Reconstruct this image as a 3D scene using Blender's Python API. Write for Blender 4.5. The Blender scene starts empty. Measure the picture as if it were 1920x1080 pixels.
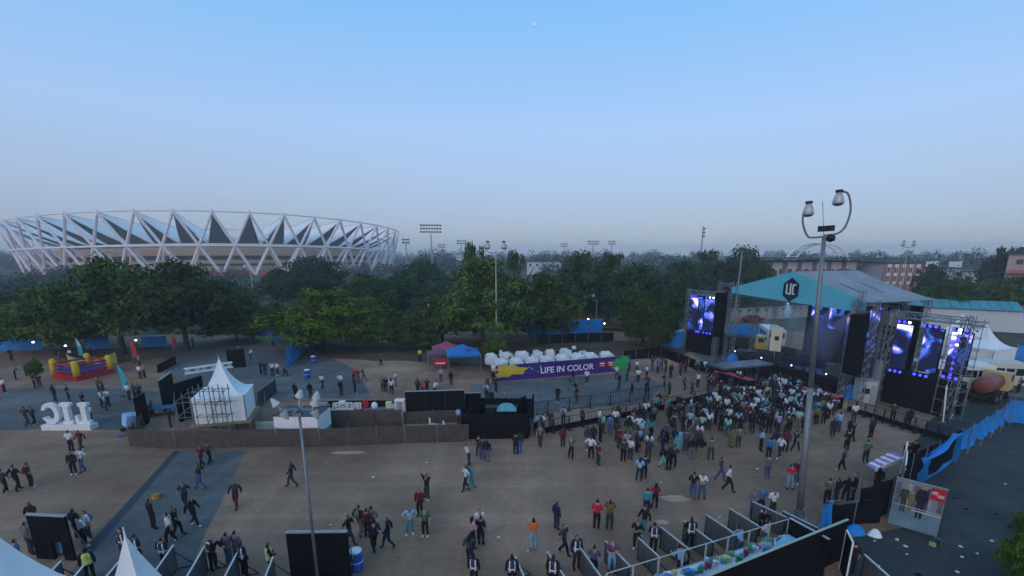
import bpy, bmesh, math, random
from mathutils import Vector, Matrix
random.seed(7)
sc = bpy.context.scene
COL = sc.collection
R = math.radians
# ------------------------------------------------------------------ camera
FPX, CX, CY, CAMH = 900.0, 960.0, 700.0, 14.0      # focal length / principal point in photo pixels, camera height (m)
PITCH = math.atan(0.25)
cam_d = bpy.data.cameras.new('camera'); cam = bpy.data.objects.new('camera', cam_d); COL.objects.link(cam)
cam.location = (0, 0, CAMH); cam.rotation_euler = (math.pi/2 - PITCH, 0, 0)
cam_d.sensor_fit = 'HORIZONTAL'; cam_d.sensor_width = 36.0
cam_d.lens = FPX/1920*36; cam_d.shift_y = (CY-540)/1920
cam_d.clip_start = 0.2; cam_d.clip_end = 20000
sc.camera = cam
# ------------------------------------------------------------------ sky, sun, exposure
SUN_EL, SUN_AZ = R(24.0), R(205.0)                  # low sun behind the camera
w = bpy.data.worlds.new('World'); sc.world = w; w.use_nodes = True
nt = w.node_tree; bg = nt.nodes['Background']
sky = nt.nodes.new('ShaderNodeTexSky'); sky.sky_type = 'NISHITA'; sky.sun_disc = False
sky.sun_elevation = SUN_EL; sky.sun_rotation = SUN_AZ
sky.altitude = 200; sky.air_density = 1.0; sky.dust_density = 0.1; sky.ozone_density = 4.0
# evening smog: the clear sky is veiled by a haze layer that depends on elevation only
tc = nt.nodes.new('ShaderNodeTexCoord'); sx = nt.nodes.new('ShaderNodeSeparateXYZ')
nt.links.new(tc.outputs['Generated'], sx.inputs[0])
rp = nt.nodes.new('ShaderNodeValToRGB'); nt.links.new(sx.outputs['Z'], rp.inputs[0])
def lin(c): c /= 255.0; return c/12.92 if c <= .04045 else ((c+.055)/1.055)**2.4
SKY_STR = 0.12
for i, (z, c) in enumerate([(0.0, (154, 160, 181)), (.04, (157, 167, 189)), (.12, (172, 190, 219)), (.22, (172, 204, 246)), (.40, (134, 198, 254)), (.75, (126, 188, 246)), (1.0, (126, 182, 240))]):
    e = rp.color_ramp.elements[i] if i < 2 else rp.color_ramp.elements.new(z)
    e.position = z; e.color = tuple(lin(v) for v in c) + (1,)
mul = nt.nodes.new('ShaderNodeVectorMath'); mul.operation = 'SCALE'; mul.inputs[3].default_value = 1/SKY_STR
nt.links.new(rp.outputs[0], mul.inputs[0])
mx = nt.nodes.new('ShaderNodeMix'); mx.data_type = 'RGBA'; mx.inputs[0].default_value = 0.80
nt.links.new(sky.outputs[0], mx.inputs[6]); nt.links.new(mul.outputs[0], mx.inputs[7])
nt.links.new(mx.outputs[2], bg.inputs[0])
bg.inputs[1].default_value = SKY_STR
sd = bpy.data.lights.new('sun', 'SUN'); sd.energy = 0.95; sd.angle = R(50); sd.color = (1.0, .76, .64)
sun = bpy.data.objects.new('sun', sd); COL.objects.link(sun)
sun.rotation_euler = (Vector((math.sin(SUN_AZ)*math.cos(SUN_EL), math.cos(SUN_AZ)*math.cos(SUN_EL), math.sin(SUN_EL)))).to_track_quat('Z', 'Y').to_euler()
sc.view_settings.view_transform = 'Standard'; sc.view_settings.look = 'None'
sc.view_settings.exposure = 0.12; sc.view_settings.gamma = 1.0; sc.view_settings.use_curve_mapping = False
cyc = sc.cycles
cyc.use_denoising = True; cyc.max_bounces = 4; cyc.diffuse_bounces = 2; cyc.glossy_bounces = 2; cyc.transmission_bounces = 3
cyc.adaptive_threshold = .03; cyc.sample_clamp_indirect = 3.0; cyc.volume_bounces = 0; cyc.transparent_max_bounces = 8; cyc.caustics_reflective = False; cyc.caustics_refractive = False
# ------------------------------------------------------------------ from image pixels: where a spot seen in the photo lies on the ground
SP, CP = math.sin(PITCH), math.cos(PITCH)
def ray(x, y):
    u, v = (x-CX)/FPX, (y-CY)/FPX
    return Vector((u, CP - v*SP, -SP - v*CP))
def G(x, y, z=0.0):
    r = ray(x, y); t = (z-CAMH)/r.z
    return Vector((r.x*t, r.y*t, z))
def HT(x, y, yt):                         # height of something standing at photo spot (x, y) whose top is seen at row yt
    Y = G(x, y).y; v = (yt-CY)/FPX
    return CAMH + Y*(v*CP+SP)/(v*SP-CP)
def AT(x, y, Y):                          # point of the view ray at plan distance Y
    r = ray(x, y); t = Y/r.y
    return Vector((r.x*t, Y, CAMH + r.z*t))
def px(p):                                # photo x, y of a world point
    q = Vector(p) - Vector((0, 0, CAMH)); d = q.y*CP - q.z*SP
    return CX + FPX*q.x/d, CY + FPX*(-q.y*SP - q.z*CP)/d
# ------------------------------------------------------------------ materials
MATS = {}
def mat(key, col=(.5, .5, .5), rough=.8, var=.12, scale=2.0, metal=0.0, spec=.25, emit=0.0, col2=None, bump=0.0, bscale=None, detail=5):
    if key in MATS: return MATS[key]
    m = bpy.data.materials.new(key); m.use_nodes = True; MATS[key] = m
    n = m.node_tree; b = n.nodes['Principled BSDF']
    b.inputs['Roughness'].default_value = rough; b.inputs['Metallic'].default_value = metal
    b.inputs['Specular IOR Level'].default_value = spec
    tc = n.nodes.new('ShaderNodeTexCoord'); nz = n.nodes.new('ShaderNodeTexNoise')
    nz.inputs['Scale'].default_value = scale; nz.inputs['Detail'].default_value = detail
    n.links.new(tc.outputs['Object'], nz.inputs['Vector'])
    r = n.nodes.new('ShaderNodeValToRGB'); n.links.new(nz.outputs[0], r.inputs[0])
    lo, hi = (tuple(c*(1-var) for c in col), tuple(min(1, c*(1+var)) for c in (col2 or col)))
    r.color_ramp.elements[0].position = .3; r.color_ramp.elements[0].color = lo + (1,)
    r.color_ramp.elements[1].position = .7; r.color_ramp.elements[1].color = hi + (1,)
    n.links.new(r.outputs[0], b.inputs['Base Color'])
    if emit:
        b.inputs['Emission Color'].default_value = tuple(col) + (1,); b.inputs['Emission Strength'].default_value = emit; m.cycles.emission_sampling = 'NONE'
    if bump:
        nb = n.nodes.new('ShaderNodeTexNoise'); nb.inputs['Scale'].default_value = bscale or scale*4; nb.inputs['Detail'].default_value = 6
        n.links.new(tc.outputs['Object'], nb.inputs['Vector'])
        bp = n.nodes.new('ShaderNodeBump'); bp.inputs['Strength'].default_value = bump; bp.inputs['Distance'].default_value = .05
        n.links.new(nb.outputs[0], bp.inputs['Height']); n.links.new(bp.outputs[0], b.inputs['Normal'])
    return m
# ------------------------------------------------------------------ mesh builder
class MB:
    def __init__(s): s.v = []; s.f = []; s.m = []; s.k = 0
    def add(s, vs, fs):
        o = len(s.v); s.v += [tuple(v) for v in vs]
        for f in fs: s.f.append(tuple(i+o for i in f)); s.m.append(s.k)
        return s
    def box(s, c, d, rz=0.0):
        x, y, z = d[0]/2, d[1]/2, d[2]/2; M_ = Matrix.Rotation(rz, 3, 'Z'); c = Vector(c)
        vs = [c + M_ @ Vector((a, b, e)) for e in (-z, z) for a, b in ((-x, -y), (x, -y), (x, y), (-x, y))]
        return s.add(vs, [(3, 2, 1, 0), (4, 5, 6, 7), (0, 1, 5, 4), (1, 2, 6, 5), (2, 3, 7, 6), (3, 0, 4, 7)])
    def tube(s, p, q, r, n=6, r2=None, cap=True):
        p, q = Vector(p), Vector(q); d = q-p
        if d.length < 1e-6: return s
        Q = d.to_track_quat('Z', 'Y'); r2 = r if r2 is None else r2; vs = []
        for c, rr in ((p, r), (q, r2)):
            for i in range(n):
                a = 2*math.pi*(i+.5)/n; vs.append(c + Q @ Vector((math.cos(a)*rr, math.sin(a)*rr, 0)))
        fs = [(i, (i+1) % n, (i+1) % n + n, i+n) for i in range(n)]
        if cap: fs += [tuple(range(n-1, -1, -1)), tuple(range(n, 2*n))]
        return s.add(vs, fs)
    def path(s, pts, r, n=6):
        for a, b in zip(pts, pts[1:]): s.tube(a, b, r, n)
        return s
    def lathe(s, prof, n=12, c=(0, 0, 0)):
        vs = []; k = len(prof)
        for r, z in prof:
            for i in range(n):
                a = 2*math.pi*i/n; vs.append((c[0]+r*math.cos(a), c[1]+r*math.sin(a), c[2]+z))
        fs = [(j*n+i, j*n+(i+1) % n, (j+1)*n+(i+1) % n, (j+1)*n+i) for j in range(k-1) for i in range(n)]
        fs += [tuple(range(n-1, -1, -1)), tuple((k-1)*n+i for i in range(n))]
        return s.add(vs, fs)
    def slab(s, a, b, h, t, z0=0.0):              # upright sheet of thickness t between plan points a and b
        a, b = Vector(a), Vector(b); d = (b-a); L = math.hypot(d.x, d.y)
        return s.box(((a.x+b.x)/2, (a.y+b.y)/2, z0+h/2), (L, t, h), math.atan2(d.y, d.x))
    def prism(s, pts, z0, z1):                    # plan polygon extruded upwards
        n = len(pts); vs = [(p[0], p[1], z0) for p in pts] + [(p[0], p[1], z1) for p in pts]
        return s.add(vs, [tuple(range(n-1, -1, -1)), tuple(range(n, 2*n))] + [(i, (i+1) % n, (i+1) % n+n, i+n) for i in range(n)])
    def plate(s, pts, y0, y1):                    # outline in x-z extruded along y
        n = len(pts); vs = [(p[0], y0, p[1]) for p in pts] + [(p[0], y1, p[1]) for p in pts]
        return s.add(vs, [tuple(range(n)), tuple(range(2*n-1, n-1, -1))] + [((i+1) % n, i, i+n, (i+1) % n+n) for i in range(n)])
    def grid(s, fn, nu, nv, t=0.0):
        P = [[Vector(fn(i/nu, j/nv)) for i in range(nu+1)] for j in range(nv+1)]
        vs = [p for r in P for p in r]; N = nu+1
        fs = [(j*N+i, j*N+i+1, (j+1)*N+i+1, (j+1)*N+i) for j in range(nv) for i in range(nu)]
        if t:
            nn = (P[0][1]-P[0][0]).cross(P[1][0]-P[0][0]).normalized()*t; k = len(vs)
            vs += [v-nn for v in vs]; fs += [tuple(reversed([q+k for q in f])) for f in fs]
        return s.add(vs, fs)
    def truss(s, p, q, w=.35, r=.03, step=None, up=Vector((0, 0, 1))):
        p, q = Vector(p), Vector(q); d = (q-p); L = d.length; d.normalize()
        a = d.cross(up if abs(d.dot(up)) < .95 else Vector((1, 0, 0))).normalized(); b = d.cross(a)
        offs = [(a*i+b*j)*(w/2) for i, j in ((-1, -1), (1, -1), (1, 1), (-1, 1))]
        for o in offs: s.tube(p+o, q+o, r, 4)
        n = max(2, int(L/(step or w*1.3)))
        for k in range(n):
            for i in range(4):
                o, o2 = offs[i], offs[(i+1) % 4]
                if k % 2: o, o2 = o2, o
                s.tube(p+d*(L*k/n)+o, p+d*(L*(k+1)/n)+o2, r*.65, 3, cap=False)
        return s
    def mesh(s, name, mats, smooth=False):
        me = bpy.data.meshes.new(name); me.from_pydata(s.v, [], s.f)
        for m in (mats if isinstance(mats, (list, tuple)) else [mats]): me.materials.append(m)
        if s.k: me.polygons.foreach_set('material_index', s.m)
        if smooth: me.polygons.foreach_set('use_smooth', [True]*len(me.polygons))
        me.update(); return me
    def build(s, name, mats, parent=None, smooth=False, loc=None, rz=None):
        return inst(s.mesh(name, mats, smooth), name, parent, loc, rz)
def inst(me, name, parent=None, loc=None, rz=None, mw=None):
    o = bpy.data.objects.new(name, me); COL.objects.link(o)
    if parent is not None: o.parent = parent
    if mw is not None: o.matrix_basis = mw
    if loc is not None: o.location = loc
    if rz is not None: o.rotation_euler = (0, 0, rz)
    return o
def tag(o, label, cat, group=None):
    o['label'] = label; o['category'] = cat
    if group: o['group'] = group
    return o
def thing(name, label, cat, loc=(0, 0, 0), rz=0.0, group=None):
    o = bpy.data.objects.new(name, None); COL.objects.link(o); o.location = loc; o.rotation_euler = (0, 0, rz)
    o.empty_display_size = .3
    return tag(o, label, cat, group)
def struct(o, kind='structure'): o['kind'] = kind; return o
def U(a, b): return random.uniform(a, b)
def bx(name, parent, c, d, m, rz=0.0):                # a box part with its own mesh
    return MB().box((0, 0, 0), d).build(name, m, parent, loc=c, rz=rz)
def text_mesh(s, size, depth, m, name='lettering', bold=.0):
    cu = bpy.data.curves.new(name, 'FONT'); cu.body = s; cu.size = size; cu.extrude = depth/2; cu.offset = bold
    cu.align_x = 'CENTER'; cu.resolution_u = 2
    t = bpy.data.objects.new(name, cu); COL.objects.link(t)
    bpy.context.view_layer.update()
    me = bpy.data.meshes.new_from_object(t.evaluated_get(bpy.context.evaluated_depsgraph_get()))
    bpy.data.objects.remove(t); me.name = name; me.materials.clear(); me.materials.append(m)
    return me
# common materials
BLACK = mat('black_cloth', (.010, .010, .012), .95, .3, 3, spec=.06, bump=.3)
DARK = mat('dark_metal', (.035, .037, .04), .5, .2, 6, .6)
STEEL = mat('galvanised_steel', (.30, .31, .32), .45, .15, 8, .7)
TRUSS = mat('aluminium_truss', (.34, .35, .36), .4, .12, 6, .8)
WHITE = mat('white_canvas', (.74, .75, .74), .7, .05, 1.2, bump=.15, bscale=3)
WPAINT = mat('white_paint', (.72, .72, .70), .55, .06, 4)
BLUE = mat('blue_tarpaulin', (.015, .21, .56), .55, .18, .8, bump=.6, bscale=2.5)
BROWNMESH = mat('brown_mesh_cloth', (.085, .07, .06), .95, .22, 2.5, bump=.3)
GREYMESH = mat('grey_sheet', (.16, .165, .17), .7, .15, 3)
WOOD = mat('plywood', (.30, .19, .10), .7, .2, 3)
RED = mat('red_vinyl', (.42, .02, .03), .5, .12, 2)
YELLOW = mat('yellow_vinyl', (.62, .40, .02), .5, .1, 2)
TEAL = mat('teal_cloth', (.03, .36, .38), .7, .1, 2)
GREYCON = mat('concrete_grey', (.30, .29, .28), .85, .1, 1)
RUBBER = mat('tyre_rubber', (.02, .02, .02), .9, .1, 5)
GLASS = mat('dark_glass', (.02, .025, .03), .08, .05, 2, 0, .6)
BLUELIGHT = mat('blue_lamp', (.03, .03, 1.0), .4, 0, emit=5.0)
WHITELIGHT = mat('white_lamp', (.75, .8, 1.0), .4, 0, emit=6.0)
# ================================================================== the setting: ground sheets
def ground_mat(key, a, b, c, sc1=.06, sc2=.9, stain=.35, rough=.92):
    m = bpy.data.materials.new(key); m.use_nodes = True; n = m.node_tree; L = n.links.new; bs = n.nodes['Principled BSDF']
    bs.inputs['Roughness'].default_value = rough; bs.inputs['Specular IOR Level'].default_value = .2
    tc = n.nodes.new('ShaderNodeTexCoord')
    def nz(s, d, dist=0):
        t = n.nodes.new('ShaderNodeTexNoise'); t.inputs['Scale'].default_value = s; t.inputs['Detail'].default_value = d
        t.inputs['Distortion'].default_value = dist; L(tc.outputs['Object'], t.inputs['Vector']); return t
    def ramp(src, p0, c0, p1, c1):
        r = n.nodes.new('ShaderNodeValToRGB'); L(src, r.inputs[0])
        r.color_ramp.elements[0].position = p0; r.color_ramp.elements[0].color = (*c0, 1)
        r.color_ramp.elements[1].position = p1; r.color_ramp.elements[1].color = (*c1, 1); return r
    base = ramp(nz(sc1, 6, .6).outputs[0], .42, a, .58, b)
    fine = ramp(nz(sc2, 8).outputs[0], .35, (.86, .86, .86), .7, (1.08, 1.08, 1.08))
    m1 = n.nodes.new('ShaderNodeMix'); m1.data_type = 'RGBA'; m1.blend_type = 'MULTIPLY'; m1.inputs[0].default_value = 1
    L(base.outputs[0], m1.inputs[6]); L(fine.outputs[0], m1.inputs[7])
    spot = ramp(nz(.16, 6, 1.6).outputs[0], .52, (0, 0, 0), .68, (1, 1, 1))
    sc_ = n.nodes.new('ShaderNodeMath'); sc_.operation = 'MULTIPLY'; sc_.inputs[1].default_value = stain; L(spot.outputs[0], sc_.inputs[0])
    m2 = n.nodes.new('ShaderNodeMix'); m2.data_type = 'RGBA'; L(sc_.outputs[0], m2.inputs[0]); L(m1.outputs[2], m2.inputs[6]); m2.inputs[7].default_value = (*c, 1)
    grit = ramp(nz(9, 3).outputs[0], .3, (.86, .86, .86), .7, (1.1, 1.1, 1.1))
    m3 = n.nodes.new('ShaderNodeMix'); m3.data_type = 'RGBA'; m3.blend_type = 'MULTIPLY'; m3.inputs[0].default_value = 1
    L(m2.outputs[2], m3.inputs[6]); L(grit.outputs[0], m3.inputs[7]); L(m3.outputs[2], bs.inputs['Base Color'])
    # worn streaks where vehicles and feet have passed, and darker damp patches
    def streak(rot, sc_v, amt, prev):
        mp = n.nodes.new('ShaderNodeMapping'); mp.inputs['Rotation'].default_value = (0, 0, rot); mp.inputs['Scale'].default_value = sc_v; L(tc.outputs['Object'], mp.inputs[0])
        t = n.nodes.new('ShaderNodeTexNoise'); t.inputs['Scale'].default_value = 1; t.inputs['Detail'].default_value = 5; t.inputs['Distortion'].default_value = .4; L(mp.outputs[0], t.inputs['Vector'])
        rr = ramp(t.outputs[0], .46, (1-amt,)*3, .62, (1, 1, 1)); mm = n.nodes.new('ShaderNodeMix'); mm.data_type = 'RGBA'; mm.blend_type = 'MULTIPLY'; mm.inputs[0].default_value = 1
        L(prev, mm.inputs[6]); L(rr.outputs[0], mm.inputs[7]); return mm.outputs[2]
    o1 = streak(.6, (.05, .8, 1), .13, m3.outputs[2]); o2 = streak(-.25, (.9, .04, 1), .10, o1); o3 = streak(0, (.11, .14, 1), .16, o2); o4 = streak(.3, (2.6, 3.1, 1), .10, o3)
    L(o4, bs.inputs['Base Color'])
    bp = n.nodes.new('ShaderNodeBump'); bp.inputs['Strength'].default_value = .35; bp.inputs['Distance'].default_value = .04
    L(nz(6, 8).outputs[0], bp.inputs['Height']); L(bp.outputs[0], bs.inputs['Normal'])
    MATS[key] = m; return m
DIRT = ground_mat('trodden_earth', (.335, .198, .128), (.51, .302, .192), (.35, .25, .14), .05, .3, .6)
ASPH = ground_mat('pale_asphalt', (.155, .157, .150), (.21, .202, .188), (.24, .215, .175), .08, .7, .3)
LOT = ground_mat('dark_asphalt', (.058, .066, .064), (.082, .09, .085), (.115, .112, .10), .07, .6, .35)
GRASSY = ground_mat('dry_grass_ground', (.11, .10, .05), (.19, .16, .095), (.07, .085, .035), .04, .6, .6)
FARG = ground_mat('scrub_ground', (.05, .06, .03), (.12, .105, .06), (.16, .13, .09), .01, .2, .5)
def sheet(name, pts, m, z, jitter=0.0):
    P = []
    for i, p in enumerate(pts):
        a, b = Vector(p), Vector(pts[(i+1) % len(pts)]); k = max(1, int((b-a).length/2.5)) if jitter else 1
        for j in range(k):
            q = a.lerp(b, j/k); P.append((q.x + U(-jitter, jitter)*(j > 0), q.y + U(-jitter, jitter)*(j > 0), 0))
    me = bpy.data.meshes.new(name); me.from_pydata(P, [], [tuple(range(len(P)))]); me.materials.append(m)
    o = inst(me, name, loc=(0, 0, z)); return struct(o)
def Gs(*xy): return [G(x, y) for x, y in xy]
struct(MB().grid(lambda u, v: (-2400+4800*u, -60+3060*v, 0), 8, 8).build('terrain', FARG))
sheet('festival_ground', [(-75, 5, 0), (70, 5, 0), (75, 60, 0), (60, 88, 0), (-20, 88, 0), (-95, 80, 0), (-110, 50, 0)], DIRT, .004, .4)
sheet('plaza', [G(-120, 806), G(250, 806), G(330, 735), G(470, 745), G(700, 748), G(660, 690), G(560, 640), G(470, 622), G(395, 640), G(330, 640), G(300, 735), G(210, 728), G(-120, 728)], ASPH, .008, .15)
sheet('road', [G(335, 846), G(462, 846), G(385, 1000), G(320, 1150), G(60, 1150), G(170, 1030)], ASPH, .008, .06)
sheet('drain_strip', [G(326, 846), G(338, 846), G(176, 1034), G(154, 1034)], mat('drain_concrete', (.045, .055, .065), .9, .15, 2), .012)
sheet('road_stub', [G(955, 715), G(1170, 700), G(1250, 720), G(1200, 758), G(1010, 772), G(900, 768), G(880, 722)], ASPH, .008, .1)
sheet('car_park', [G(1740, 790), G(1892, 715), G(2300, 690), G(2300, 1400), G(1600, 1400), G(1590, 1010), G(1690, 990), G(1690, 880)], LOT, .008, .05)
sheet('back_lane', [G(1900, 690), G(1990, 650), G(2150, 660), G(2200, 740), G(1900, 745), G(1800, 720)], ASPH, .010, .1)
sheet('lane_behind_stage', [G(1260, 622), G(1440, 590), G(1460, 600), G(1420, 650), G(1330, 690)], ASPH, .009, .2)
sheet('shaded_soil', [G(150, 690), G(300, 672), G(480, 668), G(640, 672), G(790, 680), G(930, 690), G(1190, 672), G(1290, 672), G(1290, 640), G(900, 640), G(500, 645), G(100, 655)], ground_mat('tree_shade_soil', (.12, .085, .055), (.17, .12, .08), (.09, .085, .045), .15, .6, .5), .006, .8)  # dark brown soil; the shade under the trees is put into its colour
struct(MB().grid(lambda u, v: (6+16*u, 92+12*v, 3.2*math.sin(math.pi*u)**1.3*math.sin(math.pi*v)), 12, 8).build('earth_mound', DIRT, smooth=True))
struct(MB().grid(lambda u, v: (-78+30*u, 108+26*v, 2.0*math.sin(math.pi*u)*math.sin(math.pi*v)), 12, 8).build('grass_knoll', GRASSY, smooth=True))
# litter and stains lying on the ground: pale dust patches as thin sheets
for x, y, a, b in ((1265, 935, 1.1, .5), (655, 849, 1.6, .4), (1240, 980, .5, .3)):
    c = G(x, y); P = [(c.x+a*math.cos(t*.35)*U(.6, 1), c.y+b*math.sin(t*.35)*U(.6, 1), 0) for t in range(18)]
    me = bpy.data.meshes.new('dust_patch'); me.from_pydata(P, [], [tuple(range(18))]); me.materials.append(mat('dust', (.44, .29, .2), .95, .2, 1.5))
    struct(inst(me, 'dust_patch', loc=(0, 0, .016)))
# haze: the evening air between the camera and everything far away
hz = bpy.data.materials.new('evening_haze'); hz.use_nodes = True; n = hz.node_tree; n.nodes.clear()
ho = n.nodes.new('ShaderNodeOutputMaterial'); pv = n.nodes.new('ShaderNodeVolumePrincipled')
pv.inputs['Color'].default_value = (.95, .975, 1.0, 1); pv.inputs['Density'].default_value = .00048; pv.inputs['Anisotropy'].default_value = .0
n.links.new(pv.outputs[0], ho.inputs['Volume'])
hb = MB().box((0, 1470, 26), (4900, 3200, 56)).build('haze', hz); struct(hb, 'stuff')
# the moon, low in the eastern sky
moon = MB()
moon.lathe([(math.sin(math.pi*k/10)+1e-3, -math.cos(math.pi*k/10)) for k in range(11)], 16)
mo = moon.build('moon', mat('moon', (.55, .68, .86), 1, .25, 1.5, emit=.28), smooth=True)
mo.location = AT(1003, 47, 9000); mo.scale = (32, 32, 32); struct(mo)
# ================================================================== stadium
KR = .786                                     # plan radii below are drawn for a 182 m ring
SC = Vector((-246.6, 439.6, 0)); NB = 44; RT, RB, RM, ZT, ZM = 182.0, 172.0, 176.5, 38.8, 18.8
st = thing('stadium', 'large round stadium with white crossed struts and folded membrane roof beyond the trees', 'stadium', SC)
SWHITE = mat('stadium_white_steel', (.86, .78, .79), .5, .04, .2); SMEM = mat('roof_membrane_white', (.95, .89, .84), .7, .04, .1)
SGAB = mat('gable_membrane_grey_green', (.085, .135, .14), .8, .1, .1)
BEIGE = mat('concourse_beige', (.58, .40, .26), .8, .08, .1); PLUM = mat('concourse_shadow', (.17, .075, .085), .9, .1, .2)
SRED = mat('canopy_red', (.66, .06, .055), .7, .08, .2)
ROD = MB().tube((0, 0, 0), (0, 0, 1), 1, 6).mesh('strut', SWHITE)
def rod(me, name, parent, a, b, r):
    a, b = Vector(a), Vector(b); d = b-a
    Mx = Matrix.Translation(a) @ d.to_track_quat('Z', 'Y').to_matrix().to_4x4() @ Matrix.Diagonal((r, r, d.length, 1))
    return inst(me, name, parent, mw=Mx)
PH0 = math.atan2(-SC.y, -SC.x) - .446*2*math.pi/NB
def zf(k): return 1 - .17*math.sin(PH0 + k*2*math.pi/NB - math.atan2(-SC.y, -SC.x))**2     # lowers heights at both flanks to fit the image; the true rim is level
def sp(k, r, z): a = PH0 + k*2*math.pi/NB; return Vector((KR*r*math.cos(a), KR*r*math.sin(a), z*zf(k)))
def ring(name, r, z, rr, m, parent=st, n=NB*2):
    mb = MB()
    for k in range(n): mb.tube(sp(k*NB/n, r, z), sp((k+1)*NB/n, r, z), rr, 6, cap=False)
    return mb.build(name, m, parent)
ring('top_ring', RT, ZT+.4, .42, SWHITE); ring('middle_ring', RM+.6, ZM, .65, SWHITE); ring('inner_ring', 118, 31, .6, SWHITE)
def band(name, r0, z0, r1, z1, m):
    mb = MB(); P = [sp(k/2, r0, z0) for k in range(NB*2)] + [sp(k/2, r1, z1) for k in range(NB*2)]; n = NB*2
    mb.add(P, [(i, (i+1) % n, (i+1) % n+n, i+n) for i in range(n)]); return mb.build(name, m, st)
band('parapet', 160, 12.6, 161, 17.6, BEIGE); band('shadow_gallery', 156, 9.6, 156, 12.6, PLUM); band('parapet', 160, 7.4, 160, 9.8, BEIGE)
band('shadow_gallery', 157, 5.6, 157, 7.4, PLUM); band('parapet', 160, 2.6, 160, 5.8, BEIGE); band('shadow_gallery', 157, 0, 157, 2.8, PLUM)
band('entrance_canopy', 167, .2, 164, 2.4, SRED); band('rim_strip', 140, 21.6, 140, 23.2, SMEM); band('rim_strip', 146, 19.8, 146, 20.8, SMEM)
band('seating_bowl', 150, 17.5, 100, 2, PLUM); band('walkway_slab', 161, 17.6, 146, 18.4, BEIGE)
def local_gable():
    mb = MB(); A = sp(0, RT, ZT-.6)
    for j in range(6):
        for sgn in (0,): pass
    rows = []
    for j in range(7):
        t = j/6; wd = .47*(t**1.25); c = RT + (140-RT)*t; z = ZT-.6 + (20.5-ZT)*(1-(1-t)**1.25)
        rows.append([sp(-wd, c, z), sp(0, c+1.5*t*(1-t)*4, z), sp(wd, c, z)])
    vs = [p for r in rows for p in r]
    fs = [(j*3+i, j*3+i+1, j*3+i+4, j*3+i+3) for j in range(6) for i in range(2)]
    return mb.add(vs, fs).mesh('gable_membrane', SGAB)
def local_roof():
    mb = MB(); rows = []
    for s in (-1, 1):
        A, B = (RT, ZT-.5), (118, 31)
        vs = []
        for j in range(6):
            t = j/5; ro, ri = RT+(140-RT)*t, 118+(112-118)*t
            zo = ZT-.5+(20.6-ZT)*(1-(1-t)**1.25); zi = 31+(25-31)*t; wd = s*.5*(t**1.1)
            vs += [sp(wd*.98, ro+.3, zo+.25), sp(wd, (ro+ri)/2, (zo+zi)/2-.8), sp(wd, ri, zi)]
        mb.add(vs, [(j*3+i, j*3+i+1, j*3+i+4, j*3+i+3) for j in range(5) for i in range(2)])
    return mb.mesh('roof_membrane', SMEM)
GM, RMm = local_gable(), local_roof()
for k in range(NB):
    rz_ = k*2*math.pi/NB
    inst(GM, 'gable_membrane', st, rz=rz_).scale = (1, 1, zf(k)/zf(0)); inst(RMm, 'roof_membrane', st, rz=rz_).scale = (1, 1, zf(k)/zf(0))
    t0 = sp(k, RT, ZT)
    for s in (-1, 1):
        rod(ROD, 'strut', st, t0, sp(k+s, RB, 0), .88)
        rod(ROD, 'raking_column', st, sp(k+.5, 172, ZM-.6), sp(k+.5+s*.42, 162, 2.5), .75)
    rod(ROD, 'ridge_beam', st, t0, sp(k, 118, 31), .35)
    rod(ROD, 'node_cap', st, sp(k, RT, ZT-1), sp(k, RT, ZT+1.6), .7)
# ================================================================== floodlight masts far behind
LAMPB = mat('floodlight_body', (.22, .23, .24), .5, .1, 3, .4)
def flood_mast(X, Y, h, wd, rows, cols, label, rz=0.0, tilt=.3):
    t = thing('floodlight_mast', label, 'floodlight mast', (X, Y, 0), rz, 'floodlight masts beyond the trees')
    MB().tube((0, 0, 0), (0, 0, h), .55, 8, .3).build('mast', GREYCON, t)
    f = MB(); 
    for r in range(rows): f.box((0, 0, h+.4+r*1.9), (wd, .3, .25))
    f.box((-wd*.3, 0, h+rows*.95), (.2, .2, rows*1.9)); f.box((wd*.3, 0, h+rows*.95), (.2, .2, rows*1.9))
    f.build('lamp_frame', LAMPB, t)
    lm = MB().tube((0, -.1, .1), (0, -.9, -.35), .34, 8, .62).mesh('floodlight', LAMPB)
    for r in range(rows):
        for c in range(cols): inst(lm, 'floodlight', t, (-wd/2+wd*(c+.5)/cols, 0, h+1.0+r*1.9))
for x, ytop, ybot, Y, wpx, rows, cols, lab, rz in (
    (808, 420, 437, 300, 38, 3, 8, 'tallest floodlight mast, right of the stadium', .1), (761, 447, 457, 330, 14, 2, 4, 'short floodlight mast next to the stadium edge', .2),
    (828, 457, 465, 420, 14, 2, 4, 'small far floodlight mast just right of the tallest mast', .1), (865, 449, 458, 400, 18, 2, 5, 'floodlight mast left of the tall conifer top', .1),
    (1058, 457, 463, 460, 13, 2, 4, 'small floodlight mast right of the clearing in the far trees', 0), (1112, 449, 459, 400, 21, 2, 6, 'wide floodlight mast left of a pair behind the centre trees', 0),
    (1147, 450, 459, 400, 13, 2, 4, 'narrow floodlight mast right of a pair behind the centre trees', 0), (1317, 432, 446, 260, 9, 3, 2, 'floodlight mast seen edge-on above the hazy trees', 1.2)):
    p = AT(x, ybot, Y); flood_mast(p.x, p.y, p.z, wpx/FPX*Y*1.02, rows, cols, lab, rz - math.atan2(p.x, p.y)*.5)
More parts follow.
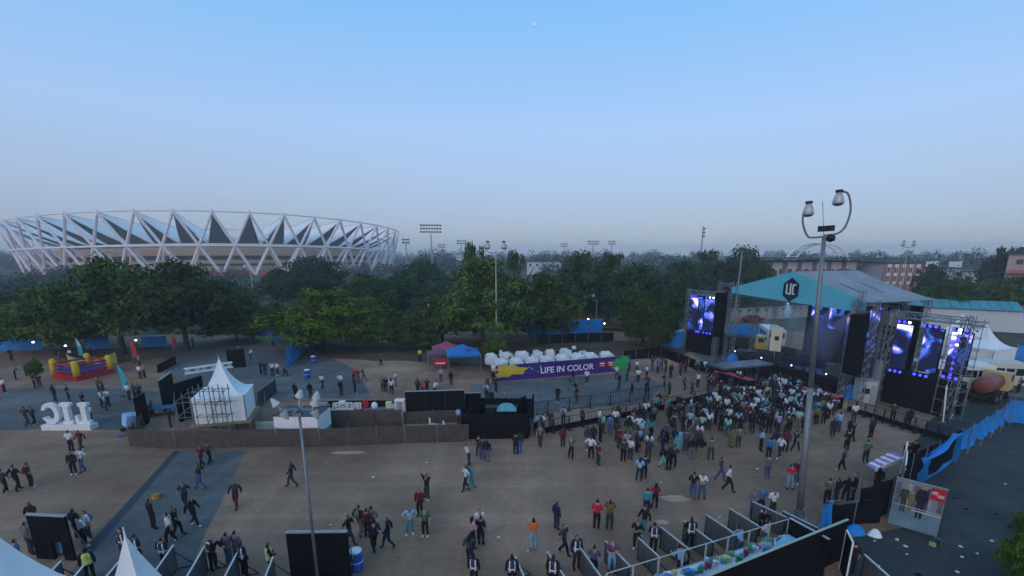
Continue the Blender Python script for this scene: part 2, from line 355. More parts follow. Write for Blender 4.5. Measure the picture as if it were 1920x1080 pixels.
# ================================================================== far buildings on the right
def wall_pt(x, y, Y): return AT(x, y, Y)
CREAM = mat('cream_plaster', (.62, .62, .60), .85, .06, .4); BRICK = mat('brick_facing', (.36, .17, .12), .85, .1, .8); PURPLE = mat('violet_pilaster', (.22, .17, .25), .85, .1, .5)
ROOFD = mat('dark_slab', (.06, .075, .085), .85, .1, .3); SHED = mat('shed_sheet_white', (.50, .53, .52), .7, .06, .3)
def building(label, x0, x1, ytop, Y, depth, m, roof=None, zrow=0.6, name='far_building', win=None, pil=None, cat='building', turn=0.0):
    a, b = AT(x0, ytop, Y), AT(x1, ytop, Y); h = a.z; W = b.x-a.x
    az_ = math.atan2(a.x, Y)*turn; W *= math.cos(az_); t = thing(name, label, cat, (a.x, Y, 0), -az_)
    bx('wall', t, (W/2, depth/2, h/2), (W, depth, h), m)
    bx('roof', t, (W/2, depth/2, h+.25), (W+1.2, depth+1.2, .5), roof or ROOFD)
    return t, W, h
tb, W, h = building('long pale building with violet pilasters and flat dark roof behind the stage', 1430, 1607, 491, 186, 14, CREAM)
for k in range(6):
    bx('pilaster', tb, (3+k*(W-5)/5.5, -.15, h/2), (1.5, .3, h), PURPLE)
for k in range(11):
    wn = bx('window', tb, (1.2+k*(W-3)/10.4, -.05, h-3.6), (1.5, .2, 2.0), GLASS); bx('frame', wn, (0, -.08, 0), (.12, .1, 2.0), CREAM)
MB().box((W*.62, 4, h+1.3), (W*1.35, 20, .5)).box((W*.2, 2, h+.8), (.8, .8, .7)).box((W*.9, 2, h+.8), (.8, .8, .7)).build('upper_slab', ROOFD, tb)
tb, W, h = building('brick and white block with tall paired windows right of the stage roof', 1660, 1731, 494, 176, 11.6, mat('grey_render', (.40, .41, .43), .85, .06, .4))
x1_ = 0.0
for k in range(6):
    bx('pilaster', tb, (x1_+k*(W-x1_-.6)/5+.3, -.2, h/2), (1.0, .4, h), BRICK)
for k in range(5):
    cx_ = x1_ + (k+.5)*(W-x1_-.6)/5+.3
    bx('bay_panel', tb, (cx_, -.06, h*.58), (2.0, .2, h*.8), WPAINT)
    for r in range(3):
        wn = bx('window', tb, (cx_, -.15, h*.78-r*3.0), (1.0, .14, 1.9), GLASS); bx('frame', wn, (0, -.08, 0), (.12, .1, 1.9), WPAINT)
bx('base_course', tb, ((W+x1_)/2, -.1, 1.6), (W-x1_, .35, 3.2), BRICK)
for lab, x0, x1, yt, Y, d, m in (
    ('low pale building with roof huts among the trees at far right', 1735, 1832, 503, 210, 14, SHED), ('low white house beside the tree right of the brick block', 1806, 1850, 510, 195, 10, CREAM),
    ('pinkish concrete house at the right edge of the picture', 1893, 1980, 477, 150, 16, mat('pink_plaster', (.40, .30, .27), .85, .08, .4)), ('far grey tower block on the skyline right of the brick block', 1699, 1712, 471, 520, 20, GREYCON),
    ('far pale flat block on the skyline right of the arch', 1637, 1655, 476, 500, 20, CREAM), ('far wide house on the right skyline behind hazy trees', 1800, 1838, 477, 470, 18, GREYCON),
    ('long far white shed in the clearing between centre trees', 988, 1052, 491, 330, 12, SHED), ('low far white roofline left of the clearing', 855, 868, 478, 480, 14, CREAM), ('tiny far white shed above the centre trees', 1208, 1240, 493, 380, 10, SHED)):
    t, W, h = building(lab, x0, x1, yt, Y, d, m, turn=.95)
    nwin = max(2, int(W/4))
    for k in range(nwin): bx('window', t, ((k+.5)*W/nwin, -.05, h-2.2), (1.5, .2, 1.4), GLASS)
    if 'huts' in lab:
        for k in (.12, .55): bx('roof_hut', t, (W*k, 5, h+1.6), (4, 4, 2.4), CREAM)
    if 'pinkish' in lab:
        bx('balcony', t, (6, -1.2, h-5), (12, 2.4, 1.0), BRICK); bx('roof_tank', t, (3, 4, h+1.3), (2.4, 2.4, 1.8), DARK)
# double arch of a footbridge
ta = thing('arch_bridge', 'white double arch with ladder rungs standing behind the long pale building', 'arch', (AT(1534, 487, 420).x, 420, 0))
for dx in (-7, 5):
    MB().path([(dx+25*math.cos(math.pi*k/24), dx*.6, 22.5*math.sin(math.pi*k/24)) for k in range(25)], .95, 6).build('arch_rib', WPAINT, ta)
for k in range(2, 23):
    a = math.pi*k/24; MB().tube((-7+25*math.cos(a), -4.2, 22.5*math.sin(a)), (5+25*math.cos(a), 3, 22.5*math.sin(a)), .28, 5).build('rung', WPAINT, ta)
# boundary wall, metal-roofed shed and lamp posts behind the right-hand tents
def solid_wall(name, label, a, b, h, t, m, cap=None, cat='wall'):
    o = thing(name, label, cat); MB().slab(a, b, h, t).build('wall_panel', m, o)
    MB().slab(a, b, .15, t+.15, h+.002).build('coping', cap or m, o); return o
solid_wall('boundary_wall', 'long white boundary wall behind the white tents and car', G(1690, 612), G(2050, 632), 3.3, .3, SHED)
sh = thing('long_shed', 'long shed with turquoise sheet roof along the white wall', 'shed')
a, b = G(1690, 600), G(1905, 612)
MB().slab(a, b, 3.0, 4).build('wall_panel', SHED, sh)
d = (b-a).normalized(); nrm = Vector((-d.y, d.x, 0))
for k in range(12):
    p0, p1 = a.lerp(b, k/12+.002), a.lerp(b, (k+1)/12-.002)
    MB().add([p0-nrm*2.6+Vector((0, 0, 3.2)), p1-nrm*2.6+Vector((0, 0, 3.2)), p1+nrm*2.4+Vector((0, 0, 4.6)), p0+nrm*2.4+Vector((0, 0, 4.6))], [(0, 1, 2, 3)]).build('roof_sheet', mat('turquoise_sheet', (.06, .26, .28), .6, .15, .5), sh)
bx('end_hut', sh, b+Vector((2.4, 0, 1.9)), (3.2, 3, 3.8), mat('hut_pink', (.40, .22, .18), .8, .1, 1))
# ================================================================== trees
def leaf_mat(key, a, b, scale=5.0):
    m = bpy.data.materials.new(key); m.use_nodes = True; n = m.node_tree; bs = n.nodes['Principled BSDF']; L = n.links.new
    bs.inputs['Roughness'].default_value = .7; bs.inputs['Specular IOR Level'].default_value = .12
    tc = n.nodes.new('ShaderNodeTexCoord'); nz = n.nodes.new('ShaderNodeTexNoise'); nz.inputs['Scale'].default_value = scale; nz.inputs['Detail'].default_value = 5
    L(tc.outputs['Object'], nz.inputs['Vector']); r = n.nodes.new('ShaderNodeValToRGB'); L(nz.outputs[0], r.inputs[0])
    r.color_ramp.elements[0].position = .36; r.color_ramp.elements[0].color = (*a, 1); r.color_ramp.elements[1].position = .66; r.color_ramp.elements[1].color = (*b, 1)  # leaf tone varies by clump, with light and shade contrast put into the colour
    oi = n.nodes.new('ShaderNodeObjectInfo'); hs = n.nodes.new('ShaderNodeHueSaturation')
    for inp, lo, hi in (('Hue', .475, .52), ('Value', .75, 1.3), ('Saturation', .9, 1.15)):
        mr = n.nodes.new('ShaderNodeMapRange'); mr.inputs[3].default_value = lo; mr.inputs[4].default_value = hi
        if inp == 'Value': L(oi.outputs['Random'], mr.inputs[0])
        else:
            ml = n.nodes.new('ShaderNodeMath'); ml.operation = 'MULTIPLY'; ml.inputs[1].default_value = 7.3 if inp == 'Hue' else 3.1; fr = n.nodes.new('ShaderNodeMath'); fr.operation = 'FRACT'; L(oi.outputs['Random'], ml.inputs[0]); L(ml.outputs[0], fr.inputs[0]); L(fr.outputs[0], mr.inputs[0])
        L(mr.outputs[0], hs.inputs[inp])
    L(r.outputs[0], hs.inputs['Color']); L(hs.outputs[0], bs.inputs['Base Color']); return m
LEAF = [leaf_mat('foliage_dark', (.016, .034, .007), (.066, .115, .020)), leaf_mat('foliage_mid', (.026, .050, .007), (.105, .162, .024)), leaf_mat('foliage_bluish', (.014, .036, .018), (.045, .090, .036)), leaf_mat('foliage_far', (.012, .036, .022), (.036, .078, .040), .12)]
BARK = mat('bark', (.06, .047, .035), .95, .3, 3, bump=.5)
def crown_mesh(seed, shape, leaf, nclump=85, per=75, cl=.24, lsz=.036):
    """unit crown: fills roughly x,y in -1..1, z in 0..1; leaves are small bent quads in clumps spread through the volume"""
    rd = random.Random(seed); vs = []; fs = []
    lobes = [(Vector((rd.uniform(-.12, .12), rd.uniform(-.12, .12), .70)), .40)] + [(Vector((math.cos(k*.9+seed)*q_, math.sin(k*.9+seed)*q_, .62-.42*q_+rd.uniform(-.08, .08))), rd.uniform(.30, .44)) for k, q_ in enumerate([rd.uniform(.28, .62) for _ in range(9)])]
    def inside(p):
        if shape == 'cone': return math.hypot(p.x, p.y) < (1-p.z)*.85 + .08 + .12*math.sin(p.z*19+seed) and p.z > .04
        if shape == 'umbrella': return p.z > .35 + .25*(p.x*p.x+p.y*p.y) and math.hypot(p.x, p.y)**2 + ((p.z-.45)/.5)**2 < 1 + .15*math.sin(5*math.atan2(p.y, p.x)+seed)
        return any(((p-c).x**2+(p-c).y**2)/(r*1.08)**2 + ((p.z-c.z)/(r*.82))**2 < 1 for c, r in lobes) and p.z > .06
    pts = []
    while len(pts) < nclump:
        p = Vector((rd.uniform(-1, 1), rd.uniform(-1, 1), rd.uniform(0, 1)))
        if inside(p): pts.append(p)
    for c in pts:
        k = rd.uniform(.6, 1.25)
        for _ in range(int(per*k)):
            d = Vector((rd.gauss(0, 1), rd.gauss(0, 1), rd.gauss(0, .55)))
            d = d.normalized()*cl*k*(rd.random()**.4); d.z *= .55
            p = c + d
            nrm = (d.normalized()*.7 + Vector((rd.gauss(0, .5), rd.gauss(0, .5), .55+rd.gauss(0, .5)))).normalized()
            t = nrm.cross(Vector((rd.gauss(0, 1), rd.gauss(0, 1), rd.gauss(0, 1)))).normalized(); b = nrm.cross(t)
            s = lsz*rd.uniform(.6, 1.5); o = len(vs)
            vs += [p-t*s, p-b*s*.6+nrm*s*.15, p+t*s, p+b*s*.6+nrm*s*.15]; fs.append((o, o+1, o+2, o+3))
    mxx = max(max(abs(v.x), abs(v.y)) for v in vs); zs = sorted(v.z for v in vs); z0, z1 = zs[0], zs[-1]
    vs = [Vector((v.x/mxx, v.y/mxx, (v.z-z0)/(z1-z0))) for v in vs]
    me = bpy.data.meshes.new('crown'); me.from_pydata([tuple(v) for v in vs], [], fs); me.materials.append(leaf); return me
def trunk_mesh(seed, tall=.55):
    rd = random.Random(seed+99); mb = MB(); top = Vector((rd.uniform(-.05, .05), rd.uniform(-.05, .05), tall*.55))
    mb.tube((0, 0, -.02), top*.5, .05, 7, .04).tube(top*.5, top, .04, 7, .032)
    for k in range(6):
        a = k*1.05+rd.random(); e = Vector((math.cos(a)*rd.uniform(.3, .55), math.sin(a)*rd.uniform(.3, .55), rd.uniform(.5, .8)))
        mdl = top.lerp(e, .5)+Vector((0, 0, .05)); mb.tube(top, mdl, .026, 5, .017).tube(mdl, e, .017, 5, .006)
    return mb.mesh('trunk', BARK)
CROWN = {}
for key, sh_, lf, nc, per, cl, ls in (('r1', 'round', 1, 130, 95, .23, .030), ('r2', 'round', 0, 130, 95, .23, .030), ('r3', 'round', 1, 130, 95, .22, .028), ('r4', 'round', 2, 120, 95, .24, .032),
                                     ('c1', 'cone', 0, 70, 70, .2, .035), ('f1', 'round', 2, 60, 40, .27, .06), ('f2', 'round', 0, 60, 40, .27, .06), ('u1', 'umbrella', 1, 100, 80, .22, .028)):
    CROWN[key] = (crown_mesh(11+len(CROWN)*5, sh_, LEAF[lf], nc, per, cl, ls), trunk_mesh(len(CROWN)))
def tree(label, X, Y, h, rad, key='r1', rot=None, group=None, low=.10, name='tree'):
    t = thing(name, label, 'tree' if name != 'bush' else 'bush', (X, Y, 0), U(0, 6.28) if rot is None else rot, group)
    cm, tm = CROWN[key]
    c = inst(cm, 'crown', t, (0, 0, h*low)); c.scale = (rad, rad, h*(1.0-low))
    k = inst(tm, 'trunk', t); k.scale = (h*.62, h*.62, h)
    return t
def tree_at(label, x, yb, yt, wpx, key, Y=None, group='trees behind the festival ground', low=.10, name='tree'):
    if Y is None: p = G(x, yb); Y = p.y; h = HT(x, yb, yt); X = p.x
    else: p = AT(x, yt, Y); h = p.z; X = p.x
    return tree(label, X, Y, h, wpx/2/FPX*(Y*CP+3)*1.12, key, None, group, low, name)
GL, GC, GR = 'big trees behind the left plaza', 'trees behind the festival ground', 'trees around the buildings at right'
for a in (
    ('broad dark tree towering behind the boxing ring, left summit', 232, 664, 472, 255, 'r2', None, GL, .2), ('broad dark tree behind the orange feather flag, right summit', 352, 658, 478, 245, 'r2', None, GL, .2),
    ('wide dark tree left of the two-summit pair', 120, 655, 528, 215, 'r1', None, GL), ('dark tree cut by the left picture edge', -10, 645, 535, 170, 'r2', None, GL), ('hazy tree between stadium feet and left dark trees', 60, 620, 545, 170, 'r4', None, GL),
    ('low spreading tree in the gap right of the two-summit pair', 445, 640, 560, 130, 'r1', None, GL), ('leaning young tree by the left white lamp', 72, 722, 666, 26, 'r3', None, GL, .3),
    ('broad green tree with flat top in front of the stadium edge', 610, 652, 536, 235, 'r1', None, GC), ('mid green tree left of the flat-topped green tree', 515, 632, 556, 140, 'r3', None, GC), ('rounded green tree right of the flat-topped green tree', 705, 655, 562, 150, 'r3', None, GC),
    ('small low tree left of the purple banner canopies', 775, 655, 598, 95, 'r1', None, GC), ('tall broad tree behind the thin lamp post', 905, 648, 474, 200, 'r1', None, GC), ('dark conifer rising highest behind the thin lamp post', 890, 625, 446, 72, 'c1', None, GC), ('dark conifer right of the thin lamp post', 966, 625, 462, 66, 'c1', None, GC),
    ('big dark round tree right of the thin lamp post', 1018, 640, 502, 175, 'r2', None, GC), ('tall rounded tree with pointed tip behind the blue awning', 1078, 612, 464, 130, 'r4', None, GC), ('dark pointed tree right of the pointed-tip tree', 1140, 606, 466, 100, 'c1', None, GC), ('wide tree filling the gap left of the stage', 1195, 618, 488, 165, 'r4', None, GC),
    ('dark front tree between the white sofas and left screen', 1205, 648, 540, 120, 'r2', None, GC), ('green tree behind the left video screen', 1262, 628, 520, 110, 'r4', None, GC), ('short dark tree beside the green tent left of the stage', 1235, 655, 590, 60, 'r2', None, GC),
    ('dim tree left of the tall broad tree', 830, 640, 540, 130, 'r2', None, GC), ('dim tree in the hollow left of the centre trees', 755, 600, 515, 150, 'r4', None, GC), ('dim tree right below the stadium edge', 690, 590, 508, 130, 'r2', None, GC), ('dark tree against the red stadium canopy', 590, 572, 477, 150, 'r4', None, GC), ('small dark tree right of the grass knoll', 530, 570, 500, 90, 'r4', None, GC),
    ('tree below the short floodlight mast', 800, 575, 482, 130, 'r4', None, GC), ('low tree at the foot of the earth mound', 1110, 600, 530, 110, 'r3', None, GC), ('tree on the far side of the earth mound', 960, 590, 520, 130, 'r4', None, GC), ('hollow tree left of the knoll', 430, 600, 520, 120, 'r4', None, GC),
    ('hazy tree under the edge-on floodlight mast', 1318, 560, 466, 90, 'f1', None, GR), ('hazy twin-topped tree behind the thin lamp pair', 1392, 560, 459, 100, 'f1', None, GR), ('darker tree left of the stage roof', 1350, 575, 484, 120, 'r4', None, GR), ('dark tree touching the left end of the stage roof', 1415, 568, 482, 80, 'r4', None, GR), ('hazy low tree right of the centre trees', 1270, 575, 486, 110, 'f1', None, GR), ('mid distance tree behind the left video screen', 1300, 590, 506, 100, 'r4', None, GR),
    ('dark tree over the turquoise shed roof', 1772, 598, 520, 110, 'r2', None, GR), ('large dark tree at the right edge above the white car', 1890, 598, 512, 150, 'r2', None, GR), ('tall hazy tree standing over the houses at far right', 1866, 560, 460, 74, 'f1', None, GR), ('round tree left of the houses at far right', 1775, 556, 516, 80, 'f2', None, GR), ('hazy tree right of the violet building', 1738, 560, 492, 60, 'f1', None, GR), ('tree hiding the low white house', 1835, 575, 520, 90, 'f2', None, GR)):
    tree_at(*a)
# bushes
tree_at('round green bush at the foot of the thin lamp post', 927, 668, 628, 56, 'r3', None, None, .02, 'bush')
for lab, x, y, yt, wd in (('leafy bush at the lower right corner', 1925, 1095, 990, 110), ('small leafy bush at the right edge above the corner bush', 1925, 1005, 945, 60)):
    tree_at(lab, x, y, yt, wd, 'r3', None, 'bushes at the right edge', .02, 'bush')
# the far wood that reads as one mass to the horizon: clumps of leaves, one object
rd = random.Random(5); vs = []; fs = []
def clump(c, rx, rz_, n, s):
    for _ in range(n):
        d = Vector((rd.gauss(0, 1), rd.gauss(0, 1), rd.gauss(0, 1))).normalized()*(rd.random()**.35)
        p = c + Vector((d.x*rx, d.y*rx, abs(d.z)*rz_)); nn = (d+Vector((0, 0, .5))+Vector((rd.gauss(0, .4), rd.gauss(0, .4), rd.gauss(0, .4)))).normalized()
        t = nn.cross(Vector((rd.gauss(0, 1), rd.gauss(0, 1), rd.gauss(0, 1)))).normalized(); b = nn.cross(t); q = s*rd.uniform(.6, 1.4); o = len(vs)
        vs.extend([p-t*q, p-b*q*.7, p+t*q, p+b*q*.7]); fs.append((o, o+1, o+2, o+3))
for band_, (Y0, Y1, num, hmin, hmax) in enumerate(((125, 180, 90, 5, 9), (190, 300, 150, 6, 11), (300, 480, 190, 9, 15), (480, 800, 210, 12, 18), (800, 1500, 200, 13, 26))):
    for k in range(num):
        Y = rd.uniform(Y0, Y1); X = rd.uniform(-1.15, 1.15)*Y
        if (Vector((X, Y, 0))-SC).length < 152: continue
        x_, y_ = px((X, Y, 0))
        if Y < 200 and 1420 < x_ < 1760: continue
        hh = rd.uniform(hmin, hmax)
        if Y < 480 and x_ < 760: hh = min(hh, 8)
        if Y < 330 and 960 < x_ < 1060: hh *= .6
        rr = hh*rd.uniform(.55, .9)
        clump(Vector((X, Y, hh*.12)), rr, hh*.88, 420 if Y < 300 else 260 if Y < 500 else 150, .045*hh if Y < 300 else .07*hh)
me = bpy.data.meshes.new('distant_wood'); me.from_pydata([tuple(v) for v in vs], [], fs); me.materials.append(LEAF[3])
o = inst(me, 'distant_wood'); struct(o, 'stuff'); o['label'] = 'hazy far wood reaching to the horizon'
# ================================================================== stage
SO = Vector((30.5, 53.0, 0)); su = Vector((.324, -.946, 0)).normalized(); sn = Vector((-su.y, su.x, 0)); SRZ = math.atan2(su.y, su.x)
def S(u, n, z=0.0): return SO + su*u + sn*n + Vector((0, 0, z))
def led_mat(key, seed, scale=.55, strength=1.6):
    m = bpy.data.materials.new(key); m.use_nodes = True; n = m.node_tree; L = n.links.new; b = n.nodes['Principled BSDF']
    tc = n.nodes.new('ShaderNodeTexCoord'); mp = n.nodes.new('ShaderNodeMapping'); mp.inputs['Location'].default_value = (seed*3.7, seed*1.9, seed)
    nz = n.nodes.new('ShaderNodeTexNoise'); nz.inputs['Scale'].default_value = scale; nz.inputs['Detail'].default_value = 2; nz.inputs['Distortion'].default_value = 1.1
    L(tc.outputs['Object'], mp.inputs[0]); L(mp.outputs[0], nz.inputs['Vector'])
    sz = n.nodes.new('ShaderNodeSeparateXYZ'); L(tc.outputs['Object'], sz.inputs[0]); gz = n.nodes.new('ShaderNodeMath'); gz.operation = 'MULTIPLY_ADD'; gz.inputs[1].default_value = .045; L(sz.outputs['Z'], gz.inputs[0]); L(nz.outputs[0], gz.inputs[2])
    r = n.nodes.new('ShaderNodeValToRGB'); L(gz.outputs[0], r.inputs[0]); e = r.color_ramp.elements
    e[0].position = .44; e[0].color = (.003, .004, .02, 1); e[1].position = .72; e[1].color = (.75, .72, 1, 1)
    for p, c in ((.50, (.006, .015, .11)), (.55, (.02, .09, .42)), (.595, (.14, .11, .75)), (.64, (.45, .42, .95))): q = e.new(p); q.color = (*c, 1)
    b.inputs['Base Color'].default_value = (.01, .01, .012, 1); L(r.outputs[0], b.inputs['Emission Color']); b.inputs['Emission Strength'].default_value = strength
    MATS[key] = m; return m
stg = thing('stage', 'concert stage with turquoise gable canopy, truss towers and black deck at right', 'stage', SO, SRZ)
def sl(u, n, z): return (u, n, z)               # stage local: u across, n into depth
EV, AP, DEP, HW = 9.7, 12.1, 9.6, 7.7
DK = 1.7
bx('deck', stg, (0, DEP/2+.2, DK-.12), (2*HW-1, DEP, .24), mat('deck_ply', (.022, .025, .032), .8, .2, 1, spec=.1))
bx('deck_skirt', stg, (0, .15, (DK-.26)/2), (2*HW-1, .1, DK-.26), BLACK)
bx('catwalk', stg, (-2.2, -3.6, DK-.14), (2.6, 7.2, .2), mat('catwalk_deck', (.07, .10, .13), .35, .15, 1))
bx('catwalk_skirt', stg, (-2.2, -3.6, (DK-.26)/2), (2.5, 7.1, DK-.26), BLACK)
TURQ = mat('turquoise_canopy', (.10, .42, .50), .65, .08, .4, bump=.2, bscale=.8)
pts = [(-HW-.9, EV-.55), (HW+.6, EV-1.15), (HW+.6, EV-.05), (0, AP), (-HW-.9, EV+.15)]
MB().plate(pts, -.08, 0).build('canopy_front', TURQ, stg)
ROOFM = mat('canopy_roof_sheet', (.25, .27, .275), .7, .14, .35, bump=.4, bscale=1.2)
def roofpt(s):
    def f(a, b):
        u = s*(HW+.7)*a; z = AP + (EV-AP)*a*(HW+.7)/HW - .22*math.sin(math.pi*a) - .16*abs(math.sin(math.pi*b*4))*math.sin(math.pi*a)
        return (u, DEP*b+.02, z+.02)
    return f
for s in (-1, 1):
    mb = MB(); mb.grid(roofpt(s), 8, 24, .05); mb.build('canopy_roof', ROOFM, stg, smooth=True)
for k in range(4):
    n_ = .3 + k*(DEP-.4)/3
    for s in (-1, 1): MB().truss((0, n_, AP-.45), (s*HW, n_, EV-.45), .3, .03).build('roof_truss', TRUSS, stg)
for k in range(4):
    for s in (-1, 1): MB().truss((s*HW, .1+k*DEP/3-.0, 0), (s*HW, .1+k*DEP/3, EV+.9 if k == 0 else EV), .4, .035).build('tower', TRUSS, stg)
for zz, n_ in ((EV-.7, .4), (EV-.7, DEP*.6)): MB().truss((-HW, n_, zz), (HW, n_, zz), .35, .03).build('cross_truss', TRUSS, stg)
# emblem: dark hexagon with three letter strokes
hexo = [(1.15*math.sin(k*math.pi/3), 1.15*math.cos(k*math.pi/3)*1.12) for k in range(6)]
em = MB().plate([(x*.95, z) for x, z in hexo], -.16, -.085).build('emblem', mat('emblem_dark', (.008, .02, .05), .5, .2, 1), stg, loc=(0, 0, AP-1.95))
EMW = mat('emblem_pale', (.5, .62, .55), .5, .05, 2)
MB().box((-.48, -.19, .1), (.17, .05, 1.0)).box((-.30, -.19, -.42), (.4, .05, .17)).build('letter', EMW, em)
MB().box((.0, -.19, .05), (.17, .05, 1.25)).build('letter', EMW, em)
MB().box((.30, -.19, .1), (.17, .05, 1.0)).box((.47, -.19, .55), (.34, .05, .17)).box((.42, -.19, -.42), (.3, .05, .17)).build('letter', EMW, em)
# backdrop, video panels and side drapes
bx('backdrop', stg, (1.2, DEP-.4, 4.6), (12.8, .12, 8.4), BLACK)
for k, (u, w_, z, h_) in enumerate(((-3.6, 1.7, 6.2, 3.6), (-1.2, 1.7, 6.6, 2.8), (3.9, 2.4, 5.6, 4.6), (6.2, 1.5, 6.0, 4.0), (1.3, 2.2, 5.2, 3.2))):
    sc_ = bx('video_panel', stg, (u, DEP-.62, z), (w_, .14, h_), led_mat('stage_led_%d' % k, k+1, 0.55, 1.5 if k < 4 else .5)); bx('bezel', sc_, (0, .1, 0), (w_+.16, .1, h_+.16), DARK)
bx('side_drape', stg, (HW-.5, 6.4, 4.6), (.1, 5, 8.2), BLACK)
for u, w_, hh in ((1.5, 2.6, 1.1), (-4.5, 1.6, .8), (5.2, 1.8, 1.0)): bx('riser', stg, (u, 5.5, DK+hh/2+.01), (w_, 1.6, hh), BLACK)
for k in range(11):
    u = -HW+.9+k*1.38
    l = MB().tube((0, 0, .0), (0, -.28, .12), .16, 8, .2).build('spot_lamp', DARK, stg, loc=(u, .1, DK+.2)); MB().tube((0, -.285, .122), (0, -.3, .128), .07, 8).build('lens', WHITELIGHT if k % 3 == 0 else DARK, l)
for k in range(10):
    u = -6.2+k*1.35; l = MB().box((0, 0, 0), (.3, .3, .34)).build('moving_head', DARK, stg, loc=(u, DEP*.6, EV-1.15)); bx('lens', l, (0, -.16, -.05), (.2, .02, .2), BLUELIGHT if k % 2 else DARK)
bx('mixing_desk', stg, (1.2, 3.2, DK+.5), (2.2, .8, 1.0), BLACK); bx('stage_box', stg, (5.6, 1.6, DK+.55), (2.2, 1.1, 1.1), mat('flight_case', (.07, .07, .08), .6, .2, 2))
for u_, n_, e_, c_ in ((-3.0, 3.0, 2600, (.25, .55, 1.0)), (1.5, 4.5, 3000, (.2, .3, 1.0)), (5.0, 3.5, 2400, (.35, .45, 1.0))):
    ld = bpy.data.lights.new('stage_spot', 'SPOT'); ld.energy = e_; ld.color = c_; ld.spot_size = R(38); ld.spot_blend = .3; ld.shadow_soft_size = .15
    lo = bpy.data.objects.new('stage_spot', ld); COL.objects.link(lo); lo.parent = stg; lo.location = (u_, n_, EV-1.2); lo.rotation_euler = (R(-30), R(-24+u_*9), 0)
smk = bpy.data.materials.new('stage_smoke'); smk.use_nodes = True; n = smk.node_tree; n.nodes.clear(); so_ = n.nodes.new('ShaderNodeOutputMaterial'); sv_ = n.nodes.new('ShaderNodeVolumePrincipled')
sv_.inputs['Color'].default_value = (.9, .95, 1, 1); sv_.inputs['Density'].default_value = .018; n.links.new(sv_.outputs[0], so_.inputs['Volume'])
smo = MB().box((0, 0, 0), (2*HW-1.6, DEP-2.4, 6.6)).build('stage_smoke', smk, loc=S(0, DEP/2-.1, DK+3.7), rz=SRZ); struct(smo, 'stuff'); smo['label'] = 'thin lit smoke drifting under the stage canopy'
# public address towers
def line_array(label, u, n_, zt, zb, wd=1.15):
    t = thing('speaker_array', label, 'speaker array', S(u, n_), SRZ, 'hanging speaker arrays')
    cells = int((zt-zb)/.38)
    for k in range(cells):
        z = zt-k*.38; back = .25*math.sin(k/cells*1.4)
        MB().plate([(-wd/2, -.18), (wd/2, -.18), (wd/2, .18), (-wd/2, .18)], -.45+back*.3, .45+back*.3).build('speaker_cabinet', BLACK, t, loc=(0, 0, z))
    for a in (-1, 1): MB().truss((a*(wd/2+.45), .5, 0), (a*(wd/2+.45), .5, zt+1.6), .34, .03).build('tower', TRUSS, t)
    MB().truss((-wd/2-.4, .5, zt+1.2), (wd/2+.4, .5, zt+1.2), .3, .03).build('head_truss', TRUSS, t); MB().box((0, .2, zt+.45), (wd*.8, .5, .12)).tube((0, .2, zt+.4), (0, .4, zt+1.2), .03).build('rigging', mat('hoist_red', (.22, .05, .05), .5, .1, 2), t)
line_array('tall black speaker array hanging left of the turquoise stage canopy', -HW-2.2, -.4, 8.9, 3.2)
line_array('tall black speaker array hanging right of the turquoise stage canopy', HW+.9, -1.0, 8.3, 2.4)
# video screens beside the stage
def screen_rig(label, a, b, h, base_h, panels, seed, depth=2.6):
    a, b = Vector(a), Vector(b); d = b-a; Lg = d.length; rz = math.atan2(d.y, d.x)
    t = thing('video_screen_rig', label, 'screen rig', a, rz, 'video screen rigs beside the stage')
    bx('black_base', t, (Lg/2, depth/2, base_h/2), (Lg, depth, base_h), BLACK)
    for x in (-.35, Lg+.35): MB().truss((x, .2, 0), (x, .2, h), .45, .04).build('tower', TRUSS, t)
    MB().truss((-.4, .2, h-.5), (Lg+.4, .2, h-.5), .55, .045, .7).build('head_truss', TRUSS, t)
    MB().truss((-.4, depth, h-.9), (Lg+.4, depth, h-.9), .4, .04).build('rear_truss', TRUSS, t)
    for k, (x0, x1, z0, z1, dy) in enumerate(panels):
        s_ = bx('video_panel', t, ((x0+x1)/2, dy, (z0+z1)/2), (x1-x0, .12, z1-z0), led_mat('side_led_%d_%d' % (seed, k), seed+k*1.3, .5, 1.7)); bx('bezel', s_, (0, .1, 0), (x1-x0+.14, .12, z1-z0+.14), BLACK)
        for q in range(3):
            xx = x0+(x1-x0)*(q+.5)/3
            for zz in (z1+.28, z0-.26):
                if zz < base_h: continue
                l = MB().box((0, .05, 0), (.26, .3, .26)).build('moving_head', DARK, t, loc=(xx, -.1, zz)); MB().tube((0, -.11, 0), (0, -.14, 0), .12, 8).build('lens', BLUELIGHT if random.random() < .85 else WHITELIGHT, l)
    return t, Lg
tr_, LR = screen_rig('video screen rig with three tall blue panels right of the stage', G(1650, 752), G(1766, 783), 9.0, 3.0, [(.25, 1.55, 3.5, 7.6, .0), (2.3, 3.7, 3.6, 7.5, .5), (4.5, 5.9, 3.9, 7.5, .2)], 3)
for k in range(8):
    l = MB().box((0, .05, 0), (.26, .3, .26)).build('moving_head', DARK, tr_, loc=(LR-.0, -.1, 3.9+k*.52)); MB().tube((0, -.11, 0), (0, -.14, 0), .12, 8).build('lens', WHITELIGHT if k in (5, 7) else BLUELIGHT, l)
sc_t = thing('scaffold_tower', 'pipe scaffold tower at the right end of the right video screens', 'scaffold', G(1780, 792))
for ix in (0, .95):
    for iy in (0, .95, 1.9): MB().tube((ix, iy, 0), (ix, iy, 8.8), .035, 5).build('standard', STEEL, sc_t)
